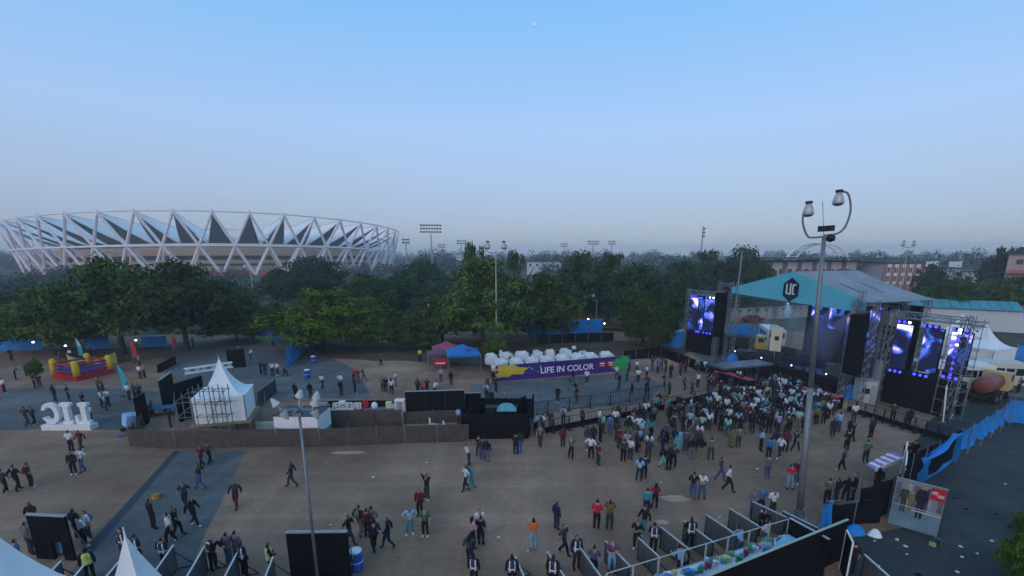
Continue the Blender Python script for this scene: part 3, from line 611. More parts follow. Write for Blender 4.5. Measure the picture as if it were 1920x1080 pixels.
for z in (.3, 1.5, 2.7, 3.4, 4.1, 4.8, 5.5, 6.2, 7.2, 8.2):
    m_ = MB()
    for iy in (0, .95, 1.9): m_.tube((-.1, iy, z), (1.05, iy, z), .03, 5)
    for ix in (0, .95): m_.tube((ix, -.1, z+.08), (ix, 2.0, z+.08), .03, 5)
    m_.build('ledger', STEEL, sc_t)
screen_rig('video screen rig with blue panels at the left end of the stage', G(1284, 657), G(1334, 668), 9.1, 3.0, [(.2, 1.6, 3.2, 7.8, .0), (1.75, 2.5, 3.4, 7.6, .2), (2.9, 4.6, 3.4, 7.8, .0)], 11)
# cabin, wrapped tower and barriers right of the stage
cb = thing('site_cabin', 'small pale grey cabin between the right speaker tower and screens', 'cabin', G(1606, 757), -.25)
bx('body', cb, (.75, .6, 1.1), (1.5, 1.2, 2.2), mat('cabin_grey', (.36, .42, .42), .6, .08, 2)); bx('roof', cb, (.75, .6, 2.26), (1.6, 1.3, .1), GREYCON); bx('window', cb, (.6, -.01, 1.3), (.6, .06, .5), GLASS); bx('door', cb, (1.2, -.01, .95), (.45, .05, 1.8), GREYCON)
wt = thing('wrapped_tower', 'truss tower wrapped in grey cloth left of the right screens', 'tower', G(1637, 748))
MB().truss((0, 0, 0), (0, 0, 8.6), .5, .04).build('tower', TRUSS, wt); MB().lathe([(.5, 0), (.48, 2), (.42, 3.6), (.3, 4.0)], 8).build('cloth_wrap', mat('grey_wrap', (.17, .185, .19), .85, .15, 2), wt); bx('cloth_head', wt, (.4, 0, 8.0), (1.4, 1.1, 1.2), mat('grey_wrap', ()), 0)
bb = thing('guy_pole', 'leaning white strut at the foot of the right screens', 'strut', G(1768, 792)); MB().tube((0, 0, 0), (-.1, .3, 3.2), .06, 6).build('pole', WPAINT, bb); MB().lathe([(.2, 0), (.2, .06)], 8).build('foot_plate', STEEL, bb)
# ------------------------------------------------------------------ barriers
def barrier_meshes(Lg, h, m, bars, tag_):
    f = MB(); f.tube((0, 0, h), (Lg, 0, h), .03, 5).tube((0, 0, .15), (Lg, 0, .15), .025, 5).tube((0, 0, 0), (0, 0, h), .03, 5).tube((Lg, 0, 0), (Lg, 0, h), .03, 5)
    b = MB().tube((0, 0, .15), (0, 0, h), .012, 4)
    ft = MB().tube((0, .45, .03), (0, -.35, .03), .03, 5).tube((0, .45, .03), (0, 0, h*.8), .02, 5)
    return f.mesh('frame', m), b.mesh('bar', m), ft.mesh('foot', m)
BLKM = mat('black_steel', (.03, .03, .033), .5, .15, 6, .5)
def barrier_row(name, labels, a, b, n, h, m, bars, group, skirt=None, skirt_h=.5):
    a, b = Vector(a), Vector(b); d = b-a; Lg = d.length/n; rz = math.atan2(d.y, d.x); fm, bm, ftm = barrier_meshes(Lg-.06, h, m, bars, name)
    sk = MB().box(((Lg-.06)/2, .02, skirt_h/2+.1), (Lg-.1, .03, skirt_h)).mesh('skirt', skirt) if skirt else None
    for k in range(n):
        t = thing(name, labels(k), 'barrier', a.lerp(b, k/n), rz + U(-.02, .02), group)
        inst(fm, 'frame', t)
        for q in range(bars): inst(bm, 'bar', t, ((Lg-.06)*(q+1)/(bars+1), 0, 0))
        inst(ftm, 'foot', t, (.1, 0, 0)); inst(ftm, 'foot', t, (Lg-.16, 0, 0))
        if sk: inst(sk, 'skirt', t)
ORD = ['first', 'second', 'third', 'fourth', 'fifth', 'sixth', 'seventh', 'eighth', 'ninth', 'tenth', 'eleventh', 'twelfth', 'thirteenth', 'fourteenth', 'fifteenth', 'sixteenth', 'seventeenth', 'eighteenth', 'nineteenth', 'twentieth', 'twenty-first', 'twenty-second', 'twenty-third', 'twenty-fourth', 'twenty-fifth', 'twenty-sixth', 'twenty-seventh', 'twenty-eighth', 'twenty-ninth', 'thirtieth']
barrier_row('crowd_barrier', lambda k: 'black crowd barrier below the right screens, %s from the stage' % ORD[k], G(1588, 772), G(1778, 832), 10, 1.25, BLKM, 4, 'barriers below the right screens', BLACK, .45)
barrier_row('crowd_barrier', lambda k: 'black crowd barrier in the long front row, %s from the mixing booth' % ORD[k], G(1008, 818), G(1245, 770), 9, 1.2, BLKM, 3, 'front row of barriers by the mixing booth', BLACK, .5)
barrier_row('mesh_fence', lambda k: 'dark mesh fence before the purple banner, %s from the mixing booth' % ORD[k], G(985, 782), G(1250, 744), 7, 1.25, BLKM, 7, 'mesh fence behind the front barriers')
barrier_row('crowd_barrier', lambda k: 'black crowd barrier cutting through the crowd, %s from the left' % ORD[k], G(1250, 768), G(1395, 735), 6, 1.2, BLKM, 4, 'barriers through the crowd', BLACK, .6)
barrier_row('crowd_barrier', lambda k: 'barrier below the stage front, %s from the left' % ORD[k], G(1340, 690), G(1575, 745), 10, 1.15, BLKM, 4, 'barriers below the stage', BLACK, .7)
for lab, x0, y0, x1, y1 in (('pink-red carpet strip below the left half of the stage', 1345, 693, 1412, 712), ('pink-red carpet strip below the right half of the stage', 1490, 722, 1578, 744)):
    a, b = G(x0, y0, 1.2), G(x1, y1, 1.2); t = thing('red_counter', lab, 'counter'); MB().slab(a, b, 1.1, .9).build('base', BLACK, t); MB().slab(a, b, .06, 1.0, 1.12).build('carpet_top', mat('pink_carpet', (.40, .06, .09), .9, .15, 2), t)
def sheet_heap(name, label, x, y, rx, ry, h, m, cat='tarpaulin', seed=1):
    rd2 = random.Random(seed); c = G(x, y)
    def f(u, v):
        a = 2*math.pi*u; r = v; return (rx*r*math.cos(a)*(1+.15*math.sin(3*a+seed)), ry*r*math.sin(a), max(.01, h*(1-r**2.2)*(1+.2*math.sin(5*a)*r)))
    return tag(MB().grid(f, 16, 5).build(name, m, loc=c, smooth=True), label, cat)
sheet_heap('blue_tarpaulin_cover', 'blue tarpaulin over gear at the right foot of the stage', 1593, 745, 1.2, .8, 1.3, BLUE)
sheet_heap('blue_tarpaulin_cover', 'blue tarpaulin over gear left of the stage, beside the yellow truck', 1372, 688, 1.1, .9, 1.7, BLUE, seed=2)
sheet_heap('blue_tarpaulin_cover', 'low blue tarpaulin over gear on the stage side of the catwalk', 1402, 692, 1.5, .9, 1.2, BLUE, seed=3)
# ------------------------------------------------------------------ vehicles
def wheel_pair(t, xs, y, r, wd=.25):
    wm = MB().tube((0, -wd/2, 0), (0, wd/2, 0), r, 14).mesh('wheel', RUBBER); hm = MB().tube((0, -wd/2-.02, 0), (0, wd/2+.02, 0), r*.5, 10).mesh('hub', STEEL)
    for x in xs:
        for s in (-1, 1): k = inst(wm, 'wheel', t, (x, s*y, r)); inst(hm, 'hub', k)
def truck(label, pos, rz, cabm, bodym, body='box', L=5.4):
    t = thing('truck', label, 'truck', pos, rz)
    bx('chassis', t, (0, 0, .75), (L+1.6, .9, .25), DARK)
    cab = MB().plate([(L/2-.6, .9), (L/2+1.0, .9), (L/2+1.0, 1.55), (L/2+.75, 1.75), (L/2+.45, 2.65), (L/2-.6, 2.7)], -1.05, 1.05).build('cab', cabm, t)
    MB().add([(L/2+.77, -.85, 1.78), (L/2+.77, .85, 1.78), (L/2+.5, .85, 2.5), (L/2+.5, -.85, 2.5)], [(0, 1, 2, 3)]).build('windscreen', GLASS, cab)
    for s in (-1, 1): bx('side_window', cab, (L/2+.1, s*1.052, 2.15), (.7, .02, .6), GLASS); bx('headlight', t, (L/2+1.02, s*.75, 1.15), (.06, .3, .2), WPAINT)
    bx('bumper', t, (L/2+1.05, 0, .7), (.15, 2.1, .3), DARK)
    if body == 'tank':
        MB().lathe([(.2, -2.1), (.75, -2.0), (.84, -1.2), (.86, 0), (.84, 1.2), (.75, 1.9), (.2, 2.0)], 14).build('tank', bodym, t, smooth=True).matrix_basis = Matrix.Translation((-.4, 0, 1.75)) @ Matrix.Rotation(math.pi/2, 4, 'Y')
    else:
        bx('cargo_body', t, (-.75, 0, 1.65), (L-.2, 2.1, 1.5), bodym)
        for k in range(6): bx('rib', t, (-.75-(L-.5)/2+k*(L-.5)/5, -1.08, 1.65), (.08, .06, 1.5), bodym); 
    wheel_pair(t, (L/2+.25, -L/2+.9, -L/2+2.0), .9, .5); return t
CABY = mat('cab_cream_yellow', (.55, .42, .20), .5, .08, 1); ORR = mat('tank_orange_red', (.22, .07, .05), .5, .25, 1.2)
truck('orange-red tanker truck with cream cab beside the blue tarpaulin fence', G(1848, 750), .55, CABY, ORR, 'tank', 4.2)
truck('yellow-cabbed truck parked behind the left part of the stage', G(1385, 660), -.55, mat('cab_yellow', (.60, .45, .08), .5, .1, 1), mat('truck_dark_load', (.04, .05, .05), .9, .2, 1))
def bus(label, pos, rz, m, L=8.0, h=2.9):
    t = thing('bus', label, 'bus', pos, rz)
    MB().plate([(-L/2, .4), (L/2, .4), (L/2+.12, 1.6), (L/2-.1, h), (-L/2, h)], -1.2, 1.2).build('body', m, t)
    bx('windscreen', t, (L/2+.06, 0, h*.68), (.08, 2.1, 1.0), GLASS)
    for s in (-1, 1):
        for k in range(5): bx('window', t, (-L/2+.9+k*(L-1.6)/5, s*1.202, h*.68), ((L-1.6)/5-.15, .02, .75), GLASS)
        bx('headlight', t, (L/2+.1, s*.85, .85), (.06, .35, .2), WPAINT)
    bx('bumper', t, (L/2+.12, 0, .5), (.15, 2.3, .25), DARK); wheel_pair(t, (L/2-1.6, -L/2+1.8), 1.05, .48)
bus('white bus facing forward behind the stage, beside the pale banner', G(1444, 648), -1.85, WPAINT, 6.5)
bus('pale bus parked behind the base of the right screens', G(1768, 728), 2.9, WPAINT, 7.0)
bus('second pale bus parked behind the scaffold tower', G(1846, 722), 2.9, mat('bus_cream', (.55, .52, .44), .5, .06, 1), 6.0, 2.7)
def car(label, pos, rz, m):
    t = thing('car', label, 'car', pos, rz)
    bd = MB().plate([(-2.1, .35), (2.1, .35), (2.15, .75), (1.9, .95), (1.0, 1.02), (-1.9, 1.05), (-2.15, .8)], -.85, .85).build('body', m, t)
    MB().plate([(-1.6, 1.03), (1.05, 1.01), (.4, 1.48), (-1.1, 1.5)], -.75, .75).build('cabin_glass', GLASS, t); MB().plate([(-1.05, 1.49), (.38, 1.47), (.32, 1.53), (-1.0, 1.55)], -.72, .72).build('roof', m, t)
    for s in (-1, 1): bx('headlight', bd, (2.12, s*.6, .72), (.06, .35, .14), WPAINT); bx('tail_light', bd, (-2.15, s*.65, .8), (.05, .25, .18), RED)
    wheel_pair(t, (1.3, -1.3), .78, .33, .2)
car('white car parked along the boundary wall above the right white tents', G(1865, 616), .08, WPAINT)
car('dark red car behind the stage, beyond the blue fence', G(1412, 604), .2, mat('car_red', (.20, .02, .02), .3, .05, 1))
car('white car on the lane left of the video screen', G(1266, 628), .9, WPAINT)
# pale banner panel standing on the stage side
pb = thing('pale_banner', 'pale yellow-white banner stand hanging at the left of the stage back', 'banner', S(-2.9, 2.0, DK), SRZ + .5)
bx('panel', pb, (0, 0, 2.4), (1.25, .08, 2.9), mat('banner_cream', (.55, .53, .40), .6, .08, 2)); bx('emblem', pb, (.05, -.06, 2.5), (.45, .03, .5), DARK); MB().tube((0, .1, 0), (0, .1, 3.9), .04, 6).build('pole', STEEL, pb)
# arcaded wall behind the stage
aw = thing('arcade_wall', 'low pale wall with a row of small arches behind the stage', 'wall', G(1378, 602), .32)
for k in range(9): MB().plate([(-1.1, 0), (1.1, 0), (1.1, 1.4), (.7, 2.1), (0, 2.4), (-.7, 2.1), (-1.1, 1.4)], 0, .3).build('arch_panel', GREYCON, aw, loc=(k*2.4, 0, 0))
MB().box((9.6, .15, 2.5), (22, .4, .18)).build('coping', GREYCON, aw)
# ------------------------------------------------------------------ tents
def pagoda(label, x, y, size, wall, peak, rz, group=None, lift=0.0, doors=1, pos=None, m=WHITE):
    c = pos if pos is not None else G(x, y); t = thing('pagoda_tent', label, 'tent', c + Vector((0, 0, lift)), rz, group); hs = size/2
    def f(s):
        def q(u, v):
            a = hs*(1-v)*1.03; e = 2*u-1; z = wall + (peak-wall)*(v**2.2) + .02
            x_, y_ = e*a, -a
            sag = .10*size*(1-e*e)*v*(1-v)
            c_, s_ = math.cos(s*math.pi/2), math.sin(s*math.pi/2); y_ += sag
            return (x_*c_-y_*s_, x_*s_+y_*c_, z)
        return q
    for s in range(4):
        MB().grid(f(s), 8, 12).build('roof_panel', m, t, smooth=True)
        a = s*math.pi/2
        wl = MB(); nseg = 6
        for k in range(nseg):
            x0, x1 = -hs+size*k/nseg, -hs+size*(k+1)/nseg
            wl.add([(x0, -hs+.02+.03*(k % 2), 0), (x1, -hs+.02+.03*((k+1) % 2), 0), (x1, -hs+.02+.03*((k+1) % 2), wall), (x0, -hs+.02+.03*(k % 2), wall)], [(0, 1, 2, 3)])
        wl.build('wall_panel', m, t, rz=a)
        bx('valance', t, (hs*math.sin(a), -hs*math.cos(a), wall-.12), (size*1.02, .03, .28), m, a)
        MB().tube((hs*math.cos(a+.785)*1.414, hs*math.sin(a+.785)*1.414, 0), (hs*math.cos(a+.785)*1.414, hs*math.sin(a+.785)*1.414, wall+.1), .05, 6).build('post', STEEL, t)
    MB().tube((0, 0, peak-.2), (0, 0, peak+.25), .04, 6, .01).build('finial', m, t)
    return t
GT = 'white pagoda tents'
pagoda('white pagoda tent with closed walls beside the parked tanker', 1832, 686, 4.8, 2.6, 5.4, .35, GT)
pagoda('white pagoda tent half hidden behind the right scaffold tower', 1788, 664, 5.0, 2.7, 5.8, .35, GT)
pagoda('large white tent roof cut off at the lower left corner', 0, 0, 5.3, 3.0, 7.75, .1, GT, pos=Vector((-15.0, 11.6, 0)))
pagoda('pointed white tent peak at the bottom edge, left', 0, 0, 4.0, 3.0, 7.0, .1, GT, pos=Vector((-9.9, 10.9, 0)))
ft = pagoda('white pagoda tent on the scaffold platform in the middle left', 430, 806, 3.6, 2.0, 4.75, .3, GT, lift=1.25)
# platform and scaffold under and beside the white tent
pf = thing('tent_platform', 'scaffold platform under the middle left white tent', 'platform', G(430, 806), .3)
bx('deck', pf, (0, 0, 1.17), (4.2, 4.2, .12), WOOD)
for i in (-1, -.33, .33, 1):
    for j in (-1, 0, 1): MB().tube((i*2.0, j*2.0, 0), (i*2.0, j*2.0, 1.1), .04, 5).build('leg', STEEL, pf)
for k in range(6): MB().slab((2.2, -1.2+k*.05, 0), (4.4, -1.7+k*.05, 0), .07, .05, .8-k*.13).build('ramp_board', mat('pale_board', (.38, .42, .40), .7, .1, 2), pf)
def scaffold(label, x, y, nx, ny, dx, dz, lv, rz, m, clad=None):
    t = thing('pipe_scaffold', label, 'scaffold', G(x, y), rz)
    for i in range(nx+1):
        for j in range(ny+1): MB().tube((i*dx, j*dx, 0), (i*dx, j*dx, lv*dz+.4), .035, 5).build('standard', m, t)
    for k in range(1, lv+1):
        b = MB()
        for j in range(ny+1): b.tube((-.15, j*dx, k*dz), (nx*dx+.15, j*dx, k*dz), .03, 5)
        for i in range(nx+1): b.tube((i*dx, -.15, k*dz+.06), (i*dx, ny*dx+.15, k*dz+.06), .03, 5)
        b.build('ledger', m, t)
    MB().tube((0, 0, .2), (nx*dx, 0, lv*dz), .025, 5).build('brace', m, t)
    return t
GREENP = mat('weathered_pipe', (.17, .21, .19), .6, .15, 3, .4)
scaffold('green-grey pipe scaffold standing left of the middle white tent', 338, 812, 2, 2, 1.5, 1.25, 2, .28, GREENP)
scaffold('tall pipe scaffold in front of the middle white tent walls', 378, 829, 3, 1, .72, 1.0, 4, .05, GREENP)
tb_ = thing('white_beam', 'pale truss beam lying high behind the scaffold left of the white tent', 'beam', G(352, 735)); MB().truss((0, 0, 2.2), (3.4, 2.8, 2.3), .5, .06).build('truss', WPAINT, tb_)
for q in (0, 1): MB().tube((q*3.3, q*2.7, 0), (q*3.3, q*2.7, 2.0), .05, 6).build('leg', STEEL, tb_)
# ================================================================== purple banner, lounge deck and sofas
a, b = G(930, 716), G(1182, 694); d = b-a; BL = d.length; BRZ = math.atan2(d.y, d.x)
bn = thing('purple_banner', 'long purple banner with white lettering LIFE IN COLOR and yellow splash', 'banner', a, BRZ)
PUR = mat('banner_purple', (.05, .022, .17), .6, .25, .5)
nseg = 6; bh = 1.85
for k in range(nseg): bx('panel', bn, (BL*(k+.5)/nseg, 0, bh/2), (BL/nseg-.02, .06, bh), PUR)
bx('back_rail', bn, (BL/2, .09, bh-.05), (BL, .06, .08), STEEL)
for k in range(nseg+1): MB().tube((BL*k/nseg, .12, 0), (BL*k/nseg, .12, bh), .03, 5).build('post', STEEL, bn)
def splash(x0, z0, wd, h_, m, seed, name):
    rd2 = random.Random(seed); P = []
    for k in range(40):
        t = 2*math.pi*k/40; r = .5*(1+.22*math.sin(3*t+seed)+.16*math.sin(7*t)+rd2.uniform(-.09, .12)); P.append((x0+math.cos(t)*r*wd, max(.03, min(bh-.02, z0+math.sin(t)*r*h_))))
    mb = MB(); n = len(P); vs = [(x0, -.036, z0)] + [(p[0], -.036, p[1]) for p in P]; mb.add(vs, [(0, 1+i, 1+(i+1) % n) for i in range(n)]); return mb.build(name, m, bn)
splash(1.5, 1.2, 3.4, 1.5, mat('splash_yellow', (.62, .42, .04), .6, .1, 2), 2, 'yellow_splash')
gs = splash(BL-1.5, .9, 2.6, 1.9, mat('splash_green', (.02, .36, .09), .6, .15, 2), 5, 'green_splash')
for s_, x_, sz in (('LIFE IN COLOR', BL*.54, 1.02),):
    me = text_mesh(s_, sz, .03, mat('banner_white', (.75, .75, .78), .6, .03, 2), bold=.012); o = inst(me, 'lettering', bn, (x_-.6, -.05, .55)); o.rotation_euler = (math.pi/2, 0, 0)
for x_ in (BL*.77, BL*.835):
    lg = bx('red_logo', bn, (x_, -.05, 1.05), (.85, .03, .7), RED); bx('logo_stroke', lg, (0, -.02, .12), (.6, .02, .14), WPAINT); bx('logo_stroke', lg, (0, -.02, -.14), (.45, .02, .1), WPAINT)
for k in range(6): MB().lathe([(.02, -.003), (.07+.03*(k % 3), 0), (.02, .003)], 8).build('paint_drop', mat('drop_cyan', (.03, .4, .6), .6, .1, 2), bn, loc=(3.6+.35*k, -.04, .8+.2*((k*7) % 4))).rotation_euler = (math.pi/2, 0, 0)
dk = thing('lounge_deck', 'raised dark lounge deck behind the purple banner', 'deck', a, BRZ)
bx('deck_floor', dk, (BL*.5, 4.2, .85), (BL*.96, 7.6, .2), mat('deck_floor', (.05, .055, .065), .8, .2, 1)); bx('skirt', dk, (BL*.5, .55, .37), (BL*.96, .1, .74), BLACK)
SOFA = mat('white_leatherette', (.66, .69, .68), .5, .06, 3)
def sofa(label, x, y, rz, wd=1.5):
    t = thing('white_sofa', label, 'sofa', dk.matrix_basis @ Vector((0, 0, 0)), 0, 'white sofas on the lounge deck')
    t.location = a + Matrix.Rotation(BRZ, 3, 'Z') @ Vector((x, y, .955)); t.rotation_euler = (0, 0, BRZ+rz)
    bx('base', t, (0, 0, .22), (wd, .85, .3), SOFA)
    for s in (-1, 1): bx('armrest', t, (s*(wd/2-.1), 0, .45), (.2, .85, .55), SOFA); bx('foot', t, (s*(wd/2-.15), -.3, .035), (.08, .08, .07), DARK)
    bx('backrest', t, (0, .36, .62), (wd-.42, .2, .62), SOFA)
    for s in (-1, 1): bx('seat_cushion', t, (s*(wd/4-.1), -.06, .44), (wd/2-.22, .64, .14), SOFA)
rd = random.Random(21); cnt = 0
for row, (yy, cols) in enumerate(((1.35, 8), (2.9, 8), (4.6, 7), (6.4, 6))):
    for c in range(cols):
        x_ = .9 + c*(BL-2.6)/7.4 + (.5 if row % 2 else 0)
        sofa('white leatherette sofa, %s from the left in %s' % (ORD[c], ('the front row above the banner', 'the second row of the lounge deck', 'the third row of the lounge deck', 'the last row of the lounge deck')[row]), x_+U(-.15, .15), yy+U(-.15, .15), (math.pi if row % 2 == 0 else 0)+U(-.35, .35), U(1.3, 1.7))
        if c < cols-1 and row % 2 == 0:
            tt = thing('lounge_table', 'low white table %s from the left between %s sofa rows' % (ORD[c], ('front', 'rear')[row//2]), 'table', a + Matrix.Rotation(BRZ, 3, 'Z') @ Vector((x_+.3, yy+.8, .955)), BRZ, 'low tables on the lounge deck')
            bx('table_top', tt, (0, 0, .42), (.7, .55, .06), SOFA); bx('pedestal', tt, (0, 0, .2), (.3, .25, .38), SOFA)
# ------------------------------------------------------------------ small canopies behind the left end of the banner
def canopy(label, x, y, size, h, peak, m, rz=.2):
    t = thing('canopy_tent', label, 'canopy', G(x, y), rz); hs = size/2
    for s in range(4):
        A = s*math.pi/2; q = Matrix.Rotation(A, 3, 'Z')
        MB().add([q @ Vector(v) for v in ((-hs, -hs, h), (hs, -hs, h), (hs*.45, -hs*.45, h+(peak-h)*.45), (-hs*.45, -hs*.45, h+(peak-h)*.45), (0, 0, peak))], [(0, 1, 2, 3), (3, 2, 4)]).build('roof_panel', m, t)
        bx('valance', t, tuple(q @ Vector((0, -hs, h-.12))), (size, .02, .26), m, A); MB().tube(q @ Vector((-hs, -hs, 0)), q @ Vector((-hs, -hs, h)), .03, 5).build('post', STEEL, t)
    return t
CB = mat('canopy_blue', (.02, .16, .45), .6, .1, 1); CR = mat('canopy_crimson', (.32, .06, .09), .6, .2, 1)
t = canopy('blue peaked canopy tent with small red mark left of the purple banner', 868, 690, 4.0, 2.1, 3.1, CB); bx('emblem', t, (.6, -1.25, 2.55), (.8, .04, .25), CR).rotation_euler = (.7, 0, 0)
canopy('dull crimson canopy behind the blue peaked canopy', 838, 680, 3.6, 2.0, 2.9, CR)
canopy('dark plum canopy left of the crimson one', 822, 688, 2.6, 1.9, 2.3, mat('canopy_plum', (.13, .07, .10), .7, .2, 1))
t = canopy('small red-topped stall under the green tree', 601, 660, 2.4, 2.1, 2.8, CR)
sb = thing('stall_sign', 'red and white sign board under the crimson canopy', 'sign', G(826, 692), .1); bx('panel', sb, (0, 0, .9), (1.6, .06, .9), RED); bx('stripe', sb, (0, -.04, .75), (1.2, .02, .16), WPAINT); bx('post', sb, (0, .06, .45), (.08, .06, .9), STEEL)
# ------------------------------------------------------------------ mixing booth, black screens and brown cloth fence (middle)
def black_panel(label, x0, y0, x1, y1, ytop, m=BLACK, t_=.12, frame=mat('rail_dull', (.3, .3, .3), .6, .1, 3), name='black_screen', cat='panel', group=None, edge=True):
    p, q = G(x0, y0), G(x1, y1); h_ = HT((x0+x1)/2, (y0+y1)/2, ytop); d = q-p; L = d.length
    t = thing(name, label, cat, p, math.atan2(d.y, d.x), group); n = max(1, int(L/1.3))
    for k in range(n): bx('panel', t, (L*(k+.5)/n, 0, h_/2), (L/n-.015, t_, h_), m)
    if edge: bx('top_rail', t, (L/2, 0, h_+.03), (L, t_+.04, .06), frame)
    for k in (0, 1): MB().tube((L*k, t_*.5+.03, 0), (L*k, .6, 0.02), .03, 5).tube((L*k, .6, .02), (L*k, t_*.5+.03, h_*.8), .025, 5).build('stay', STEEL, t)
    return t
black_panel('long black screen right of the drinks counter', 762, 790, 872, 786, 733)
black_panel('short black screen at the left of the mixing booth', 872, 780, 902, 778, 737)
black_panel('tall black screen left of the platform scaffold', 308, 772, 330, 752, 706)
black_panel('black screen behind the pale blue cube', 262, 806, 280, 792, 742, edge=False)
black_panel('low black screen beyond the tall black screen', 297, 700, 330, 682, 676, edge=False)
black_panel('dark screen behind the white tent peak', 428, 690, 462, 688, 655, edge=False)
gp, gq = G(72, 1046), G(143, 1050); gh = HT(72, 1046, 965); gd = gq-gp; gL = gd.length
gs_ = thing('black_screen', 'black screen with a low gap, bottom left', 'panel', gp, math.atan2(gd.y, gd.x))
for x0_, x1_, z0_ in ((0, .48, 0), (.48, .74, .95), (.74, 1, 0)): bx('panel', gs_, (gL*(x0_+x1_)/2, 0, (gh+z0_)/2), (gL*(x1_-x0_)-.01, .12, gh-z0_), BLACK)
bx('top_rail', gs_, (gL/2, 0, gh+.03), (gL, .16, .06), mat('rail_dull', (.3, .3, .3), .6, .1, 3))
for k in (0, 1): MB().tube((gL*k, .1, 0), (gL*k, .7, .02), .03, 5).tube((gL*k, .7, .02), (gL*k, .1, gh*.8), .025, 5).build('stay', STEEL, gs_)
black_panel('black cloth screen behind the pipe scaffold left of the white tent', 338, 792, 388, 772, 712, edge=False)
black_panel('black double screen in front of the left lamp post', 548, 1092, 660, 1090, 998, BLACK)
black_panel('black screen left of the black mixing booth rail', 972, 790, 985, 782, 745, edge=False)
mbh = thing('mixing_booth', 'black cloth mixing booth in the middle of the ground', 'booth'); P = [G(866, 823), G(990, 822), G(1000, 778), G(900, 776)]
for k in range(4):
    p, q = P[k], P[(k+1) % 4]; MB().slab(p, q, 2.0 if k in (0, 1) else 1.5, .1).build('cloth_wall', BLACK, mbh)
bx('platform', mbh, (P[0]+P[2])/2+Vector((0, 0, .35)), (3.2, 2.4, .6), BLACK)
bx('desk', mbh, (P[0]+P[2])/2+Vector((0, .3, 1.2)), (2.4, .8, .9), DARK)
tag(MB().grid(lambda u, v: ((u-.5)*1.6, (v-.5)*1.2, .5*(1-abs(2*u-1)**3)*(1-abs(2*v-1)**3)+.02), 8, 6).build('teal_cloth_cover', mat('teal_cover', (.10, .34, .36), .7, .2, 2), loc=G(950, 812)+Vector((0, 1.2, 1.6)), smooth=True), 'pale teal cloth heaped on the mixing booth', 'cloth')
def cloth_fence(label, pts, h, m, name='cloth_fence', group='brown cloth fences', step=2.2):
    t = thing(name, label, 'fence', group=group)
    for p, q in zip(pts, pts[1:]):
        n = max(1, int((q-p).length/step+.5)); d = (q-p).normalized()
        for k in range(n):
            u, v = p.lerp(q, k/n)+d*.03, p.lerp(q, (k+1)/n)-d*.03; nn = Vector((-d.y, d.x, 0)); hh = h+U(-.06, .04)
            MB().grid(lambda s, r: tuple(u.lerp(v, s)+nn*(.07*math.sin(6*s+k*2+3*r)*(.4+.6*r))+Vector((0, 0, .02+r*(hh-.03*math.sin(math.pi*s))))), 6, 3).build('cloth_panel', m, t, smooth=True)
            MB().tube(u+nn*.05, u+nn*.05+Vector((0, 0, h+.1)), .03, 5).build('post', STEEL, t)
    return t
cloth_fence('brown cloth fence along the near side of the middle enclosure', [G(245, 838), G(330, 842), G(520, 838), G(600, 838), G(760, 832), G(880, 828)], 1.45, BROWNMESH)
cloth_fence('brown cloth fence below the drinks counter', [G(602, 803), G(755, 800)], 1.5, BROWNMESH)
cloth_fence('dark cloth fence between drinks counter and black screen', [G(757, 796), G(866, 792)], 1.1, BROWNMESH)
cloth_fence('dark cloth fence running back from the brown fence corner', [G(245, 836), G(290, 775)], 1.3, BROWNMESH)
cloth_fence('dark fence behind the white tent', [G(470, 782), G(520, 735)], 1.5, mat('fence_dark', (.05, .055, .055), .9, .2, 2))
pth = thing('cable_tray', 'grey plank path along the brown fence', 'walkway', G(600, 815), math.atan2((G(880, 800)-G(600, 815)).y, (G(880, 800)-G(600, 815)).x))
for k in range(8): bx('plank', pth, (.7+k*1.45, 0, .03), (1.4, .5, .05), GREYCON)
# white booth
wb = thing('white_booth', 'white square booth with dark flat roof behind the left lamp post', 'booth', G(519, 834), -.02); wL = (G(600, 834)-G(519, 834)).length
bx('plinth', wb, (wL/2, 1.2, .42), (wL, 2.4, .84), mat('booth_grey', (.20, .22, .24), .8, .1, 2))
for k in range(2): bx('wall_panel', wb, (wL*(k+.5)/2, 0, 1.55), (wL/2-.02, .06, 1.4), WPAINT)
for x_ in (0, wL): bx('side_wall', wb, (x_, 1.23, 1.55), (.06, 2.4, 1.4), WPAINT)
bx('roof', wb, (wL/2, 1.2, 2.29), (wL+.1, 2.5, .08), mat('booth_roof', (.06, .075, .085), .8, .15, 2))
MB().slab((0, 0, 0), (wL, 2.4, 0), .05, .06, 2.33).build('roof_cable', DARK, wb)
# pale blue cube on a dark frame
cu = thing('blue_cube', 'tilted pale blue light cube beside the black screens', 'cube', G(248, 806), .5); bx('cube', cu, (0, .4, .75), (1.0, .9, 1.0), mat('cube_blue', (.30, .50, .72), .6, .12, 2)).rotation_euler = (.15, .12, .5); bx('dark_frame', cu, (-.1, .3, .2), (1.2, 1.1, .25), DARK)
tag(bx('blue_mat', None, G(305, 776)+Vector((0, 0, .6)), (2.2, 1.3, .08), mat('mat_blue', (.04, .12, .26), .8, .2, 1), .4), 'dark blue board lying between the black screens', 'board')
